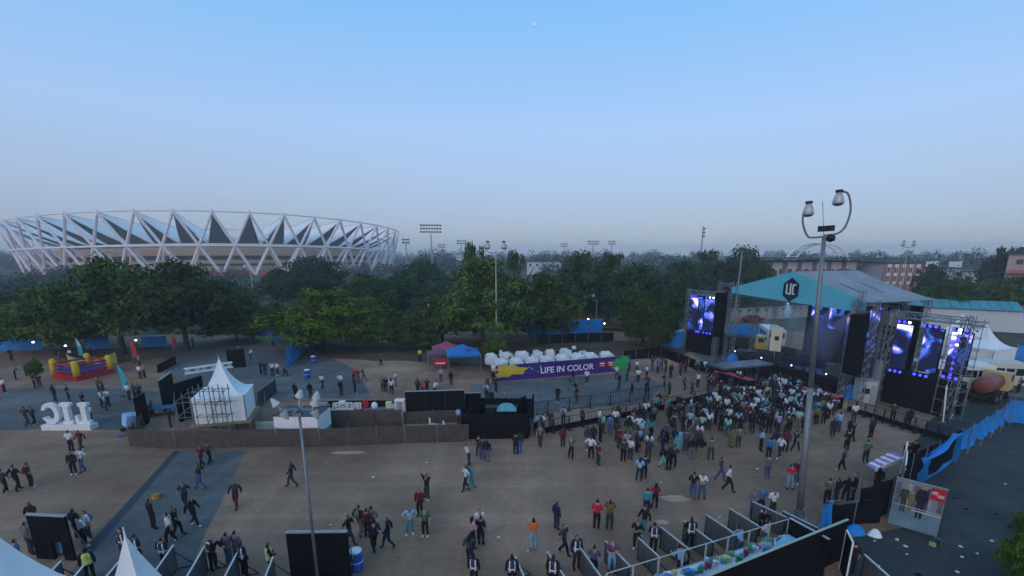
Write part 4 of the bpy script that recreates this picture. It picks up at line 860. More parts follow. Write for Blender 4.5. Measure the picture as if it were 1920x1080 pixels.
# drinks counter with lettering seen from behind
dc = thing('drinks_counter', 'long black drinks counter with white letters seen from behind', 'counter', G(600, 790), .03); dL = (G(742, 786)-G(600, 790)).length
bx('counter_body', dc, (dL/2, .3, .5), (dL, .7, 1.0), BLACK); bx('counter_top', dc, (dL/2, .3, 1.03), (dL+.1, .8, .06), mat('counter_top', (.16, .17, .17), .6, .15, 2)); bx('light_strip', dc, (dL*.27, -.12, 1.08), (dL*.54, .06, .08), mat('strip_white', (.6, .62, .6), .5, .05, 2))
for x_, c in ((dL*.47, (.03, .4, .16)), (dL*.53, (.5, .05, .1))): bx('strip_end', dc, (x_+.2, -.13, 1.09), (.35, .07, .085), mat('strip_%.2f' % c[0], c, .5, .05, 2))
bx('back_screen', dc, (dL*.5, .75, .8), (dL, .08, 1.6), BLACK)
LT = mat('letter_white', (.70, .70, .68), .5, .04, 2)
for k, ch in enumerate('BREEZER'):
    o = inst(text_mesh(ch, .78, .12, LT, 'letter', .012), 'letter', dc, (2.45-k*.35+1.0, -.02, 1.13)); o.rotation_euler = (math.pi/2, 0, math.pi)
for k, (x_, lab, m_, dz) in enumerate(((4.6, 'red seated figure-shaped display on the drinks counter', RED, .8), (5.5, 'white domed drinks cooler on the counter', WPAINT, .5), (7.0, 'cream carton stack at the right end of the counter', mat('carton_cream', (.6, .55, .35), .7, .1, 2), .55), (.4, 'pale bottle cluster at the left end of the counter', GREYCON, .5), (2.2, 'pale stacked cups behind the lettering', WPAINT, .6))):
    q = G(600, 790)+Vector((x_*dL/7.6, .5, 1.065)); o = MB().lathe([(.26, 0), (.3, dz*.4), (.24, dz*.75), (.1, dz)], 8) if k < 2 else MB().box((0, 0, dz/2), (.5, .4, dz)).box((.3, 0, dz*.3), (.25, .3, dz*.6))
    tag(o.build(('red_display', 'drinks_cooler', 'carton_stack', 'bottle_cluster', 'cup_stack')[k], m_, loc=q), lab, ('display', 'cooler', 'cartons', 'bottles', 'cups')[k])
cbn = thing('steel_cabinet', 'pale steel frame cabinet between counter and black screen', 'cabinet', G(752, 788)); 
for i in (-.35, .35):
    for j in (-.3, .3): bx('leg', cbn, (i, j, .9), (.1, .1, 1.8), WPAINT)
bx('top', cbn, (0, 0, 1.83), (.85, .75, .08), WPAINT); bx('shelf', cbn, (0, 0, .7), (.62, .5, .05), STEEL)
for lab, x, y in (('white plastic chair with dark jacket on the plank path', 812, 806), ('second white chair against the mixing booth corner', 838, 812)):
    t = thing('plastic_chair', lab, 'chair', G(x, y), .4); bx('seat', t, (0, 0, .44), (.5, .5, .05), WPAINT); bx('backrest', t, (-.24, 0, .75), (.05, .48, .55), WPAINT)
    for i in (-.2, .2):
        for j in (-.2, .2): bx('leg', t, (i, j, .21), (.05, .05, .42), WPAINT)
# ------------------------------------------------------------------ big white letters seen from behind
ll = thing('letter_sign', 'big white slab-serif letters LIC seen from behind on a white plinth', 'letters', G(178, 804), 0); lp, lq = G(87, 804), G(178, 804); lw = (lq-lp).length
ll.location = lp; bx('plinth', ll, (lw/2, 0, .22), (lw, .8, .44), WPAINT)
H0, H1 = .45, 2.25
def lx(x): return lw-x                                   # letters face away, so they run right to left from here
L_ = [(.0, 0), (1.12, 0), (1.2, .72), (.98, .74), (.86, .27), (.6, .27), (.62, 1.5), (.78, 1.55), (.78, 1.8), (0, 1.8), (0, 1.55), (.18, 1.5), (.18, .3), (0, .25)]
I_ = [(0, 0), (.85, 0), (.85, .25), (.64, .3), (.64, 1.5), (.85, 1.55), (.85, 1.8), (0, 1.8), (0, 1.55), (.21, 1.5), (.21, .3), (0, .25)]
C_ = [(.75+.75*math.cos(t), .9+.9*math.sin(t)) for t in [math.radians(q) for q in range(48, 313, 15)]] + [(1.45, .55), (1.2, .62), (1.08, .45)] + [(.78+.40*math.cos(t), .9+.56*math.sin(t)) for t in [math.radians(q) for q in range(300, 59, -15)]] + [(1.2, 1.15), (1.42, 1.2)]
for nm, sh_, x0 in (('letter', L_, .12), ('letter', I_, 1.52), ('letter', C_, 2.52)):
    MB().plate([(lx(x0+x*.98), H0+z) for x, z in reversed(sh_)], -.17, .17).build(nm, WPAINT, ll)
# ------------------------------------------------------------------ boxing ring, boat swing, feather flags
br = thing('inflatable_ring', 'inflatable boxing ring, red and blue with yellow corner posts, on left plaza', 'inflatable', (G(97, 716)+G(172, 706))/2+Vector((0, 1.6, 0)), -.31)
rs = 1.85
bx('base', br, (0, 0, .3), (2*rs+.5, 2*rs+.2, .6), RED); bx('mat_floor', br, (0, 0, .63), (2*rs, 2*rs-.3, .08), mat('ring_blue', (.03, .07, .30), .6, .1, 1))
for i in (-1, 1):
    for j in (-1, 1): MB().lathe([(.33, 0), (.36, .7), (.33, 1.5), (.2, 1.75)], 10).build('corner_post', YELLOW, br, loc=(i*rs, j*(rs-.1), .5), smooth=True)
for k in range(3):
    for s in range(4):
        q = Matrix.Rotation(s*math.pi/2, 3, 'Z'); MB().tube(q @ Vector((-rs, -rs+.05, .85+k*.42)), q @ Vector((rs, -rs+.05, .85+k*.42)), .13, 8).build('rope_tube', (RED if k != 1 else MATS['ring_blue']) if s % 2 == 0 else (MATS['ring_blue'] if k == 1 else RED), br)
bt = thing('boat_ride', 'green and yellow boat-shaped ride behind the boxing ring', 'ride', G(175, 683), .08)
MB().grid(lambda u, v: ((u-.5)*6.0, (v-.5)*1.6*math.sin(math.pi*u)**.5, .35+.9*(2*u-1)**2 - .3*math.sin(math.pi*v)), 14, 6).build('hull_floor', mat('boat_green', (.16, .26, .08), .6, .2, 1), bt, smooth=True)
for s in (-1, 1): MB().grid(lambda u, v: ((u-.5)*6.0, s*.82*math.sin(math.pi*u)**.5, .1+.9*(2*u-1)**2*v + .6*v), 14, 3).build('hull_side', mat('boat_yellow', (.35, .33, .08), .6, .2, 1) if s < 0 else DARK, bt, smooth=True)
for k in range(3): bx('bench', bt, (-1.4+k*1.4, 0, .6), (.35, 1.2, .1), DARK)
bx('cradle', bt, (0, 0, .08), (3, 1.3, .16), DARK)
def feather(label, x, yb, yt, cols, lean=0):
    h_ = HT(x, yb, yt); t = thing('feather_flag', label, 'flag', G(x, yb), 0, 'feather flags on the left plaza'); MB().tube((0, 0, 0), (0, 0, h_*.98), .025, 5).build('pole', STEEL, t); MB().lathe([(.22, 0), (.22, .08)], 8).build('base', DARK, t)
    n = len(cols); wd = .2*h_
    for k, c in enumerate(cols):
        z0, z1 = h_*(.22+.78*k/n), h_*(.22+.78*(k+1)/n)
        def f(u, v):
            z = z0+(z1-z0)*v; q = (z/h_-.22)/.78; w_ = wd*(math.sin(math.pi*min(1, q*.55+.25))**.8)*(1-q**4); return (.03+w_*u, .05*math.sin(4*q+3*u), z)
        MB().grid(f, 4, 6).build('cloth', c, t, smooth=True)
TEALP = mat('flag_pale_teal', (.35, .55, .48), .7, .1, 2); ORG = mat('flag_orange', (.62, .20, .04), .7, .1, 2); REDF = mat('flag_red', (.50, .03, .03), .7, .1, 2)
feather('pale green feather flag behind the boxing ring', 150, 676, 632, [TEAL, TEALP]); feather('red feather flag right of the boxing ring', 251, 681, 636, [REDF]); feather('orange and red feather flag under the big tree', 326, 660, 619, [REDF, ORG])
feather('turquoise feather flag near the white letters', 231, 744, 683, [TEAL]); feather('red feather flag at the left picture edge', -4, 748, 688, [REDF])
# ------------------------------------------------------------------ blue tarpaulin screens
def tarp(label, pts, h, drape=.12, name='blue_tarpaulin', sag=0.0, z0=0.05):
    t = thing(name, label, 'tarpaulin', group='blue tarpaulin screens')
    for p, q in zip(pts, pts[1:]):
        d = (q-p); n = max(1, int(d.length/3.0+.5)); dn = d.normalized(); nn = Vector((-dn.y, dn.x, 0))
        for k in range(n):
            u, v = p.lerp(q, k/n), p.lerp(q, (k+1)/n); ph = U(0, 6)
            MB().grid(lambda s, r: tuple(u.lerp(v, s)+nn*(drape*math.sin(9*s+ph+2*r)*(1.05-r))+Vector((0, 0, z0+sag*math.sin(math.pi*s)*(1-r)+r*(h-sag*.25*math.sin(math.pi*s)-z0)))), 10, 5).build('sheet', BLUE, t, smooth=True)
            MB().tube(u+nn*.06, u+nn*.06+Vector((0, 0, h+.15)), .04, 5).build('post', STEEL, t)
    return t
tarp('blue tarpaulin screen at the far left edge of the plaza', [G(-60, 660), G(80, 656)], 2.6)
tarp('blue tarpaulin screen higher up at the left edge', [G(-40, 632), G(15, 632)], 2.4)
tarp('blue tarpaulin screen behind the boat ride', [G(160, 656), G(208, 654)], 2.5)
tarp('blue tarpaulin peeking between the two-summit trees', [G(268, 652), G(315, 650)], 1.7)
tarp('blue tarpaulin screen left of the leaning tree trunk', [G(487, 642), G(556, 640)], 3.0)
tarp('blue tarpaulin fence running towards the camera right of the back plaza', [G(604, 640), G(575, 655), G(538, 690)], 2.4, .2)
tarp('blue tarpaulin awning behind the lounge deck', [G(990, 632), G(1130, 624)], 2.6)
tarp('blue tarpaulin screen left of the left video screen base', [G(1230, 648), G(1292, 656)], 2.6)
tarp('blue tarpaulin fence behind the left half of the stage', [G(1365, 634), G(1450, 640)], 2.3)
tarp('blue tarpaulin at the far right behind the white tents', [G(1900, 684), G(1960, 690)], 2.6)
tarp('blue tarpaulin fence between the tanker and the car park', [G(1884, 792), G(1960, 800)], 2.0)
tarp('sagging blue tarpaulin fence along the edge of the car park', [G(1890, 796), G(1835, 835), G(1785, 868)], 2.2, .2, sag=.5, z0=.35)
fl = thing('fallen_tarpaulin_frame', 'blue tarpaulin frame fallen open round a dark gap beside the car park', 'tarpaulin'); c = [G(1785, 868), G(1727, 905)]
q0, q1 = c; up = Vector((0, 0, 1))
for p, q, w0 in ((q0+up*2.1, q1+up*1.6, .45), (q0+up*.1, q0+up*2.1, .5), (q1+up*.05, q1+up*1.6, .4), (q0+up*.15, q1+up*.15, .35)):
    dd = (q-p).normalized(); nn = dd.cross(Vector((.8, .5, 0))).normalized()
    MB().grid(lambda s, r: tuple(p.lerp(q, s)+nn*w0*(r-.5)+Vector((.1*math.sin(7*s+r*3), .1*math.cos(5*s), 0))), 10, 3).build('sheet', BLUE, fl, smooth=True)
MB().slab(q0+Vector((.3, .3, 0)), q1+Vector((.3, .3, 0)), 1.7, .05).build('dark_net', BLACK, fl)
cloth_fence('black cloth fence between the crowd ground and the car park', [G(1792, 858), G(1700, 912), G(1662, 965), G(1600, 985)], 2.1, BLACK, 'black_fence', 'black cloth fences')
cloth_fence('black cloth fence left of the torn blue corner', [G(1548, 985), G(1600, 985), G(1650, 980)], 1.3, BLACK, 'black_fence', 'black cloth fences')
tarp('torn blue tarpaulin corner on the black fence by the tall lamp post', [G(1536, 990), G(1556, 985)], 1.3, .15)
tag(MB().grid(lambda u, v: (u*2.4, .25*v, 1.36+.05*math.sin(9*u)-.1*v), 10, 3).build('blue_strip', BLUE, loc=G(1548, 984), rz=.05), 'thin blue strip along the top of the black fence', 'tarpaulin')
for lab, x, y, r_ in (('blue plastic sack against the black fence', 1602, 998, .5),): sheet_heap('blue_sack', lab, x, y, r_, r_*.8, .45, BLUE, 'sack', 4)
sheet_heap('white_sack', 'white plastic sack beside the blue sack', 1640, 1004, .32, .3, .35, WHITE, 'sack', 5)
cloth_fence('black cloth fence between the sofas and the left screen', [G(1168, 676), G(1238, 668), G(1332, 704)], 1.3, BLACK, 'black_fence', 'black cloth fences')
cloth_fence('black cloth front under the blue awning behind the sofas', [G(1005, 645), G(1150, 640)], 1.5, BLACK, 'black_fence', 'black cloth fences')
# ------------------------------------------------------------------ awning, printed backdrop and bamboo screen at right
aw2 = thing('striped_awning', 'small awning with white and violet stripes by the black fence', 'awning', G(1630, 925), 0); az = HT(1630, 925, 880)
p0, p1, p2, p3 = [G(x, y, az) - G(1630, 925) for x, y in ((1622, 878), (1640, 880), (1697, 856), (1668, 854))]
for k in range(9):
    f0, f1 = k/9, (k+.96)/9; z = Vector((0, 0, .25))
    A_, B_, C2, D_ = p0.lerp(p3, f0), p0.lerp(p3, f1), p1.lerp(p2, f1), p1.lerp(p2, f0)
    MB().add([A_+z, B_+z, C2, D_, A_+z*.9, B_+z*.9, C2-z*.1, D_-z*.1], [(0, 1, 2, 3), (7, 6, 5, 4)]).build('stripe', WPAINT if k % 2 else mat('awning_violet', (.30, .20, .42), .7, .1, 2), aw2)
MB().slab(p1, p2, .22, .04, az-.02-az+az-.1 if False else p1.z-.2).build('valance', WPAINT, aw2)
for q in (p0, p1, p2, p3): MB().tube((q.x, q.y, 0), (q.x, q.y, q.z), .03, 5).build('post', STEEL, aw2)
pa, pbk = G(1664, 980), G(1756, 1008); d = pbk-pa; pL = d.length; ph_ = HT(1664, 980, 896)
po = thing('printed_backdrop', 'printed photo backdrop of people on a pavement with red corner, at the car park', 'poster', pa, math.atan2(d.y, d.x))
bx('canvas', po, (pL/2, .05, ph_/2), (pL, .08, ph_), mat('print_wall_grey', (.20, .22, .25), .6, .2, .8)); bx('pavement_print', po, (pL/2, 0, ph_*.22), (pL-.02, .012, ph_*.42), mat('print_pavement', (.13, .22, .27), .6, .25, 1.2))
bx('kerb_print', po, (pL*.7, -.008, ph_*.42), (pL*.58, .01, .08), mat('print_pale', (.42, .44, .46), .6, .1, 2)); bx('red_corner', po, (pL*.85, -.004, ph_*.86), (pL*.3-.02, .016, ph_*.25), RED)
for k, (x_, z_) in enumerate(((.78, .89), (.9, .84))): MB().plate([(-.14, 0), (.0, .1), (.16, .05), (.12, -.08), (-.08, -.09)], -.02, -.013).build('red_mark', mat('print_pink', (.55, .35, .36), .6, .1, 2), po, loc=(pL*x_, 0, ph_*z_))
for k, (x_, w_, c) in enumerate(((.08, .10, (.10, .11, .14)), (.30, .07, (.30, .31, .32)), (.44, .13, (.12, .10, .12)), (.67, .05, (.06, .06, .08)), (.74, .06, (.28, .27, .30)), (.93, .10, (.14, .10, .11)))):
    bx('printed_facade', po, (pL*x_, .004, ph_*.69), (pL*w_, .008, ph_*.5), mat('print_facade_%d' % k, c, .6, .35, 6))
bx('printed_rail', po, (pL*.5, -.014, ph_*.47), (pL*.96, .008, .035), mat('print_pale', ()))
DK2 = mat('print_dark', (.02, .018, .03), .6, .2, 3)
for x_, s_, c in ((.22, .8, (.03, .05, .05)), (.56, 1.0, (.022, .014, .03)), (.36, .62, (.16, .13, .06))):
    m_ = mat('print_%.2f' % x_, c, .6, .2, 3); b_ = ph_*.9*s_
    MB().plate([(-.11, 0), (-.02, 0), (0, .8), (.03, 0), (.13, 0), (.15, .85), (.24, 1.0), (.2, 1.45), (.07, 1.55), (-.07, 1.55), (-.2, 1.4), (-.24, .95), (-.13, .85)], -.012, -.006).build('printed_figure', m_, po, loc=(pL*x_, 0, ph_*(.55-.27*s_))).scale = (s_*1.1, 1, s_*1.05)
    MB().lathe([(.02, -.003), (.11, 0), (.02, .003)], 10).build('printed_head', mat('print_skin', (.30, .20, .15), .6, .1, 2), po, loc=(pL*x_, -.012, ph_*(.55-.27*s_)+1.7*s_)).rotation_euler = (math.pi/2, 0, 0)
bx('top_rail', po, (pL/2, .05, ph_+.025), (pL+.04, .1, .05), STEEL)
for x_ in (.05, pL-.05): MB().tube((x_, .12, 0), (x_, .12, ph_), .04, 5).tube((x_, .12, ph_*.7), (x_, 1.1, .02), .03, 5).build('stay', STEEL, po)
bo = thing('bamboo_screen', 'arched wooden slat screen between awning and blue tarpaulin', 'screen', G(1684, 935), .9); nb = 9
for k in range(nb): hh = 1.5+1.0*math.sin(math.pi*(.1+.6*k/nb)); bx('slat', bo, (k*.24, 0, hh/2), (.22, .04, hh), mat('slat_%d' % (k % 3), ((.32, .20, .10), (.38, .26, .12), (.25, .15, .09))[k % 3], .7, .2, 3))
MB().path([(k*.24, -.03, 1.52+1.0*math.sin(math.pi*(.1+.6*k/nb))) for k in range(nb)], .04, 5).build('white_edge', WPAINT, bo); MB().tube((nb*.24, 0, 0), (nb*.24, 0, 2.9), .05, 6).build('white_post', WPAINT, bo)
# ------------------------------------------------------------------ stall at the lower right
ca, cb_ = G(1138, 1077, 1.75), G(1481, 974, 1.75); ca.z = cb_.z = 0; d = cb_-ca; sL = d.length; srz = math.atan2(d.y, d.x); sl_ = thing('serving_stall', 'long open serving stall with white counter and black cloth sides, lower right', 'stall', ca, srz)
sw = 1.9
bx('front_panel', sl_, (sL/2, 0, .5), (sL, .05, 1.0), WOOD); bx('counter_top', sl_, (sL/2, -.45, 1.0), (sL-.1, .75, .05), mat('counter_blue_white', (.50, .60, .66), .5, .12, 1.5)); bx('counter_front', sl_, (sL/2, -.85, .45), (sL-.1, .04, .86), mat('dark_side', (.03, .035, .04), .8, .2, 2))
bx('front_rail', sl_, (sL/2, .05, 1.75), (sL, .035, .035), mat('rail_worn', (.42, .44, .43), .6, .15, 3)); bx('end_wall', sl_, (sL, -sw/2, .9), (.08, sw, 1.8), BLACK); bx('end_rail', sl_, (sL, -sw/2, 1.83), (.1, sw, .04), mat('rail_worn', ()))
for k in range(9): bx('post', sl_, (sL*k/8, .03, .88), (.06, .06, 1.74), mat('post_cream', (.42, .42, .33), .6, .1, 2))
ra, rb = G(1240, 1115, 2.1), G(1590, 974, 2.1); ra.z = rb.z = 0; iv = Matrix.Rotation(-srz, 3, 'Z'); ra, rb = iv @ (ra-ca), iv @ (rb-ca)
MB().slab(ra, rb, 2.08, .08).build('rear_wall', BLACK, sl_); MB().slab(ra, rb, .035, .10, 2.09).build('rear_rail', mat('rail_green_white', (.36, .42, .34), .6, .1, 2), sl_); bx('floor', sl_, (sL/2, -1.6, .02), (sL, 1.3, .04), DARK)
MIX = [(.55, .60, .62), (.10, .40, .44), (.45, .08, .06), (.05, .18, .42), (.55, .50, .20), (.08, .28, .16), (.40, .55, .62), (.30, .05, .10), (.65, .66, .64)]
nm = ['pale', 'teal', 'red', 'blue', 'yellow', 'green', 'light blue', 'crimson', 'white']; rd = random.Random(4); cnt = {}
sm = Matrix.Rotation(srz, 3, 'Z')
pend = []
for k in range(46):
    x_ = .5+(sL-1.0)*(k+.5)/46; c = rd.randrange(9); p_ = ca + sm @ Vector((x_, -.45+rd.uniform(-.24, .24), 1.026)); kind = rd.choice(['crate', 'bottle_pack', 'cup_stack', 'napkin_pile'])
    pend.append((kind, c, p_)); cnt[(kind, c)] = cnt.get((kind, c), 0)+1
seen = {}
for kind, c, p_ in pend:
    m_ = mat('goods_%d' % c, MIX[c], .6, .15, 5); s = rd.uniform(.8, 1.2); mb = MB()
    if kind == 'crate': mb.box((0, 0, .1*s), (.36*s, .26*s, .2*s)).box((0, 0, .215*s), (.3*s, .2*s, .03*s))
    elif kind == 'bottle_pack':
        for i in range(3):
            for j in range(2): mb.lathe([(.035, 0), (.04, .14*s), (.015, .22*s), (.015, .27*s)], 6, ((i-1)*.085, (j-.5)*.085, 0))
    elif kind == 'cup_stack': mb.lathe([(.06, 0), (.08, .3*s), (.085, .31*s)], 8).lathe([(.06, 0), (.08, .22*s)], 8, (.18, .03, 0))
    else: mb.box((0, 0, .04), (.34*s, .3*s, .08), .3).box((.02, .01, .1), (.3*s, .26*s, .04), .1)
    key = (kind, c); seen[key] = seen.get(key, 0)+1; w_ = {'crate': 'crate', 'bottle_pack': 'pack of bottles', 'cup_stack': 'cup stack', 'napkin_pile': 'pile of packets'}[kind]
    lab = '%s %s on the stall counter' % (nm[c], w_) + ('' if cnt[key] == 1 else ', %s from the left' % ORD[seen[key]-1])
    tag(mb.build(kind, m_, loc=p_, rz=srz+rd.uniform(-.5, .5)), lab, w_.split()[0] if kind != 'crate' else 'crate', 'goods on the stall counter')
tag(MB().grid(lambda u, v: ((u-.5)*1.5, (v-.5)*1.2, .38*(1-abs(2*u-1)**2.5)*(1-abs(2*v-1)**2.5)), 8, 6).build('pale_blue_sheet', mat('sheet_cyan', (.22, .50, .56), .6, .1, 2), loc=ca+sm @ Vector((sL-.95, -.8, 1.026)), rz=srz+.4, smooth=True), 'pale blue plastic sheet bundled at the right end of the stall', 'sheet')
gt_ = thing('stall_gate', 'white framed gate panel at the lower right of the stall wall', 'gate', G(1585, 1092), 1.2)
for q in (0, 1.0): bx('frame_post', gt_, (q, 0, 1.0), (.06, .06, 2.0), WPAINT)
bx('frame_rail', gt_, (.5, 0, 1.98), (1.0, .06, .06), WPAINT); bx('cloth', gt_, (.5, 0, 1.0), (.94, .03, 1.9), BLACK)
# ------------------------------------------------------------------ queue barriers of sheet metal
def queue(label, p, q, h=1.15, rail=STEEL, group='sheet metal queue barriers'):
    d = q-p; L = d.length; t = thing('queue_barrier', label, 'barrier', p, math.atan2(d.y, d.x), group); n = max(2, int(L/.45))
    for k in range(n): bx('sheet_panel', t, (L*(k+.5)/n, .012*(k % 2), h/2+.06), (L/n-.03, .03, h-.12), GREYMESH)
    bx('top_rail', t, (L/2, 0, h+.02), (L, .06, .05), rail); bx('bottom_rail', t, (L/2, 0, .06), (L, .05, .04), DARK)
    for x_ in (.05, L-.05): bx('post', t, (x_, 0, h/2), (.05, .05, h), DARK); MB().tube((x_, 0, h*.75), (x_-.1, .75, .02), .025, 5).tube((x_, 0, .05), (x_-.1, .75, .03), .025, 5).build('stay', DARK, t)
WR = mat('rail_white', (.62, .64, .62), .5, .05, 3)
def rail_pts(x0, y0, x1, y1, h, ext):
    p, q = G(x0, y0, h), G(x1, y1, h); p.z = q.z = 0; return p, p.lerp(q, ext)
GREYMESH = mat('queue_sheet', (.085, .09, .095), .6, .15, 3)
QL = [(966, 1043, 982, 1080), (1026, 1034, 1057, 1079), (1088, 1027, 1125, 1079), (1135, 1014, 1183, 1063), (1197, 1008, 1239, 1047), (1239, 988, 1296, 1033), (1282, 976, 1341, 1019), (1324, 965, 1386, 1006), (1368, 953, 1425, 988), (1411, 940, 1477, 971), (1468, 958, 1536, 991)]
for k, q_ in enumerate(QL): queue('sheet metal queue barrier at the stall, %s from the left' % ORD[k], *rail_pts(*q_, 1.12, .97 if k > 2 else 1.5), 1.1, mat('rail_pale', (.42, .47, .45), .5, .1, 3))
QB = [(114, 1052, 97, 1070), (156, 1061, 142, 1078), (230, 1045, 200, 1080), (325, 1022, 290, 1072), (383, 1025, 351, 1080), (444, 1037, 422, 1080), (512, 1044, 498, 1080)]
for k, q_ in enumerate(QB): queue('white-railed queue barrier at the bottom left, %s from the left' % ORD[k], *rail_pts(*q_, 1.22, 1.7), 1.2, WR, 'queue barriers at the bottom left')
queue('white-railed barrier panel by the stall gate at bottom right', G(1612, 1085), G(1668, 1140), 1.2, WR)
# ------------------------------------------------------------------ lamp posts
def bell(t, c, s=1.0, name='lamp_head'):
    o = MB().lathe([(.14, .62), (.16, .50), (.2, .46), (.27, .2), (.30, .02), (.27, -.02)], 12).build(name, mat('lamp_silver', (.46, .46, .45), .4, .08, 3, .3), t, loc=c, smooth=True); o.scale = (s, s, s)
    MB().lathe([(.25, -.03), (.2, -.10), (.06, -.13)], 12).build('diffuser', mat('lamp_diffuser', (.06, .07, .08), .3, .1, 3), o); MB().lathe([(.19, .60), (.19, .72), (.12, .74)], 10).build('cap', DARK, o)
tp = thing('lamp_post', 'tall grey lamp post with two curved arms and bell lamps, front right', 'lamp post', G(1498, 972)); ph2 = HT(1498, 972, 442); TK = R(-3.7)
bz = Vector((.25, 0, ph2))
POLE = mat('pole_grey', (.20, .215, .22), .5, .12, 2, .4)
MB().tube((0, 0, 0), (.0, 0, ph2*.5), .185, 12, .135).tube((0, 0, ph2*.5), (0, 0, ph2), .135, 12, .09).build('pole', POLE, tp, smooth=True); MB().lathe([(.42, 0), (.42, .05), (.26, .12), (.26, .6)], 12).build('base_flange', POLE, tp)
def arc(pts):
    out = []
    for k in range(len(pts)-1):
        P0, P1, P2, P3 = [Vector(pts[min(max(k+j, 0), len(pts)-1)]) for j in (-1, 0, 1, 2)]
        for i in range(6):
            t = i/6; out.append(.5*((2*P1)+(P2-P0)*t+(2*P0-5*P1+4*P2-P3)*t*t+(3*P1-P0-3*P2+P3)*t**3))
    return out + [Vector(pts[-1])]
MB().path(arc([(0, 0, ph2), (-.45, .1, ph2-.02), (-.72, .15, ph2+.1), (-.95, .2, ph2+.75), (-.88, .2, ph2+1.25)]), .045, 8).build('arm', POLE, tp, smooth=True)
MB().path(arc([(0, 0, ph2+.05), (.55, -.1, ph2+.1), (.85, -.15, ph2+.4), (.98, -.2, ph2+1.1), (.8, -.2, ph2+1.8), (.45, -.2, ph2+1.95)]), .045, 8).build('arm', POLE, tp, smooth=True)
bell(tp, (-.72, .2, ph2+1.04), .82); bell(tp, (.38, -.2, ph2+1.42), .82)
tp.rotation_euler = (0, TK, 0)
MB().tube((-.02, 0, ph2), (-.22, 0, ph2+1.6), .012, 5).build('lightning_rod', DARK, tp)
for s in (-1, 1): bx('floodlight', tp, (s*.18, -.1, ph2+.35), (.3, .22, .26), DARK)
MB().lathe([(.02, -.18), (.16, -.12), (.2, 0), (.16, .12), (.02, .18)], 10).build('dome_camera', DARK, tp, loc=(.25, -.1, ph2-.1), smooth=True)
lp2 = thing('lamp_post', 'grey lamp post with white cone lamps on a cross bar, front left', 'lamp post', G(599, 1112)); h2 = HT(599, 1112, 768)
MB().tube((0, 0, 0), (0, 0, h2), .07, 10, .048).build('pole', POLE, lp2, smooth=True); MB().lathe([(.3, 0), (.3, .05), (.16, .3)], 10).build('base_flange', POLE, lp2)
MB().box((0, 0, h2), (1.5, .07, .07)).box((0, .0, h2), (.08, .9, .07)).box((.0, -.1, h2-.14), (.3, .2, .16)).build('cross_bar', POLE, lp2)
cone = MB().lathe([(.02, .34), (.06, .32), (.17, .02), (.19, 0), (.15, -.02)], 10).mesh('lamp_head', mat('lamp_pale', (.46, .46, .44), .6, .1, 4), True)
for x_, y_, z_, ry in ((-.62, -.1, .22, -.5), (-.35, -.35, -.02, 2.4), (-.12, .5, .38, .4), (.42, .45, .32, .3), (.55, -.15, .26, .5), (.62, -.4, .05, 2.7)):
    x_ *= 1.25; o = inst(cone, 'lamp_head', lp2, (x_, y_, h2+z_)); o.rotation_euler = (.2, ry, 0); o.scale = (.92, .92, .92); MB().tube((x_, y_, h2+z_), (x_*.8, y_*.6, h2), .02, 5).build('bracket', mat('bracket_yellow', (.5, .5, .25), .5, .1, 3), lp2)
def thin_lamp(label, x, yb, yt, arms=2, s=1.0):
    p = G(x, yb); h_ = HT(x, yb, yt); t = thing('lamp_post', label, 'lamp post', p, 0, 'thin lamp posts among the trees'); MB().tube((0, 0, 0), (0, 0, h_), .14*s, 8, .07*s).build('pole', mat('pole_pale', (.38, .40, .36), .6, .1, 2), t)
    for k in range(arms):
        dx = (-1, 1, .3)[k]*1.6*s; MB().path(arc([(0, 0, h_-.3), (dx*.6, 0, h_-.2), (dx, 0, h_+.5), (dx*.7, 0, h_+1.0)]), .05*s, 5).build('arm', POLE, t); bell(t, (dx*.7, 0, h_+.35), 1.3*s)
thin_lamp('tall thin lamp post in front of the centre conifers', 931, 660, 470, 2); thin_lamp('small lamp post by the blue awning, under the centre trees', 1117, 622, 560, 1, .6); thin_lamp('thin lamp post with twin lamps left of the stage canopy', 1377, 600, 470, 2, 1.0)
thin_lamp('far lamp post above the brick and white block', 1684, 560, 462, 2, 1.4); thin_lamp('lamp post inside the crown of the big left tree', 222, 640, 485, 1, .8); thin_lamp('short lamp post left of the thin centre lamp post', 815, 640, 578, 1, .6); thin_lamp('thin lamp post in front of the stadium entrance', 480, 590, 505, 1, 1.0)
def work_light(label, x, y, h_, m=WHITELIGHT):
    t = thing('work_light', label, 'lamp', G(x, y)); MB().tube((0, 0, 0), (0, 0, h_), .03, 5).build('stand', DARK, t); MB().lathe([(.03, -.12), (.13, -.06), (.13, .06), (.03, .12)], 8).build('bulb', m, t, loc=(0, 0, h_), smooth=True); bx('hood', t, (0, .12, h_+.1), (.3, .04, .3), DARK)
work_light('bright white work light by the blue screen at far left', 67, 662, 1.6); work_light('bright white work light left of the pale flag', 127, 668, 1.5); work_light('white work light under the blue awning', 1102, 628, 2.8); work_light('second white work light under the blue awning', 1132, 634, 2.5); work_light('small white light below the big left tree', 258, 655, 1.4)
